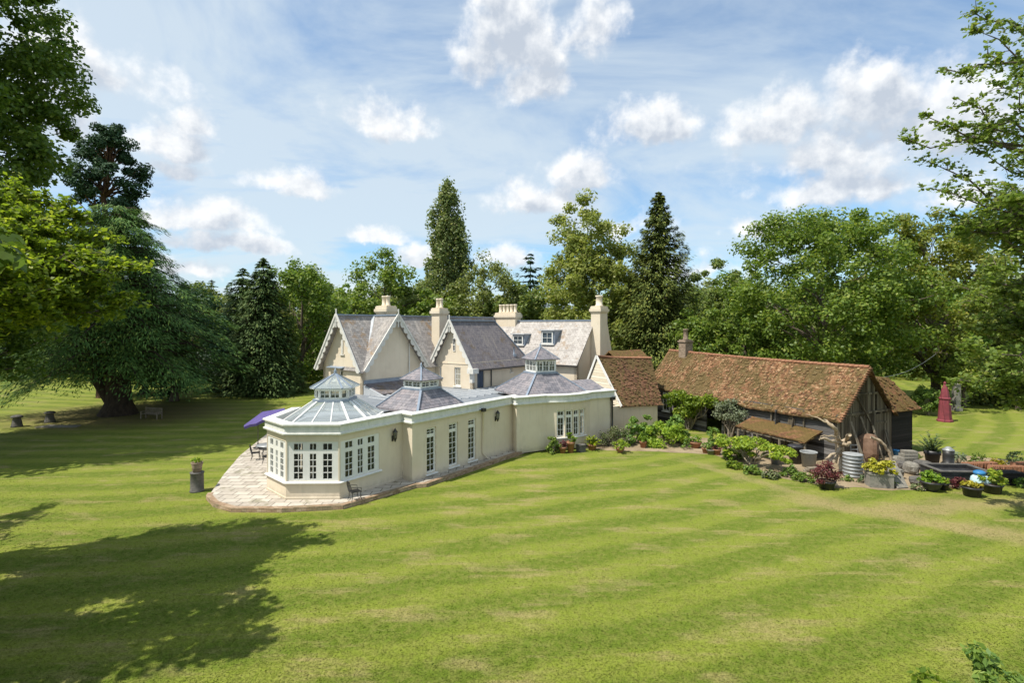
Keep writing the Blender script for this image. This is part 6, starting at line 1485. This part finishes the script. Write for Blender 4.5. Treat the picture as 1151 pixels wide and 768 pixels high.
mb = MB(); c = gp(66, 480); mb.prism([(c.x - 1.6, c.y - .5), (c.x + 1.7, c.y - .35), (c.x + 1.5, c.y + .5), (c.x - 1.3, c.y + .6)], .0, .06); tag(mb.build('stone_slab', M_STONE, None, c), 'pale flat stone slab lying on the grass under the cedar', 'stone slab')
# ------------------------------------------------------------------ right background
def red_pagoda():
    c = gp(1062, 474); t_ = thing('garden_obelisk', 'dusky red tapering garden obelisk beside a clipped round bush', 'obelisk', c); n = 8; m = MB()
    m.lathe((0, 0, 0), [(.60, 0), (.60, .14), (.52, .2), (.49, .5), (.41, 1.7), (.38, 2.0)], n); link('shaft', m.mesh('shaft', (0, 0, 0)), M_RED, t_)
    m = MB(); m.lathe((0, 0, 2.0), [(.44, 0), (.45, .07), (.36, .14), (.29, .6), (.21, .95), (.13, 1.15), (.08, 1.3), (.12, 1.4), (.02, 1.55)], n); link('spire', m.mesh('spire', (0, 0, 0)), M_RED, t_)
red_pagoda()
shrub(gp(1043, 467), 1.25, 1.2, 2.9, 5200, .11, L_SHRUB, 'large clipped round green bush behind the tiled outshot', 220, name='clipped_bush', cat='bush', K=60, dome=False, crad=.3)
def pillar():
    c = gp(1075, 462); t_ = thing('stone_pillar', 'pale stone pillar under the trees by the red obelisk', 'pillar', c); m = MB(); m.box((0, 0, 1.45), (.5, .5, 2.3)); link('shaft', m.mesh('shaft', (0, 0, 0)), M_STONE, t_); m = MB(); m.box((0, 0, 2.66), (.62, .62, .119)); link('cap', m.mesh('cap', (0, 0, 0)), M_STONE, t_); m = MB(); m.box((0, 0, .15), (.7, .7, .3)); link('base', m.mesh('base', (0, 0, 0)), M_STONE, t_)
pillar()
for k, (u, v, h, r_, lf, lb) in enumerate(((1083, 458, 5.5, 2.4, L_OAK, 'small orchard tree right of the red obelisk'), (1145, 461, 6.0, 2.9, L_OAK, 'small orchard tree at the right-hand edge of the far lawn'), (1120, 455, 5.0, 2.4, L_SYC, 'small dark leaved orchard tree between its two paler neighbours'))):
    plant_tree(broadleaf(230 + k, h, r_, 1.6, lf, 5200, .17, K=60, limbs=10, trunk=.2, crad=.26), 'orchard_tree', lb, gp(u, v))
shrub(gp(1150, 455), 6, 2.0, 2.2, 3000, .28, L_MID, 'dark hedge along the far edge of the right-hand lawn', 240, name='hedge', cat='hedge', K=60)
# overhead wire from the trees to the barn
mb = MB(); a, b = at(1052, 398, 48), BF(1.0, BW - .4, 4.9); mb.tube([a.lerp(b, k / 8) - Vector((0, 0, .5 * math.sin(math.pi * k / 8))) for k in range(9)], .012, 4); tag(mb.build('overhead_wire', M_GALV, None, a), 'thin pale wire running from the trees down to the barn gable', 'wire')
# bushes at the foot of the viewpoint, their tops just in view
loc = Vector((gx(1108, 9.0), 9.0, 0)); shrub(loc, .95, .8, 3.3, 5200, .075, L_SHRUB, 'leafy bush top rising into the lower right corner', 250, K=60, crad=.22, asp=2.0)
loc = Vector((gx(1062, 8.6), 8.6, 0)); shrub(loc, .95, .8, 3.12, 4200, .07, L_VINE, 'lower yellow green bush top left of the corner bush', 251, K=46, crad=.24, asp=2.0)
# unseen tree added beside the viewpoint to fill out shade on the near lawn
plant_tree(broadleaf(36, 15.5, 6.0, 3, L_MAPLED, 14000, .3, K=110, limbs=14, lump=.36), 'maple_tree', 'unseen dark maple added beside the viewpoint to shade the near left lawn', (-17.6, 8.8, 0))
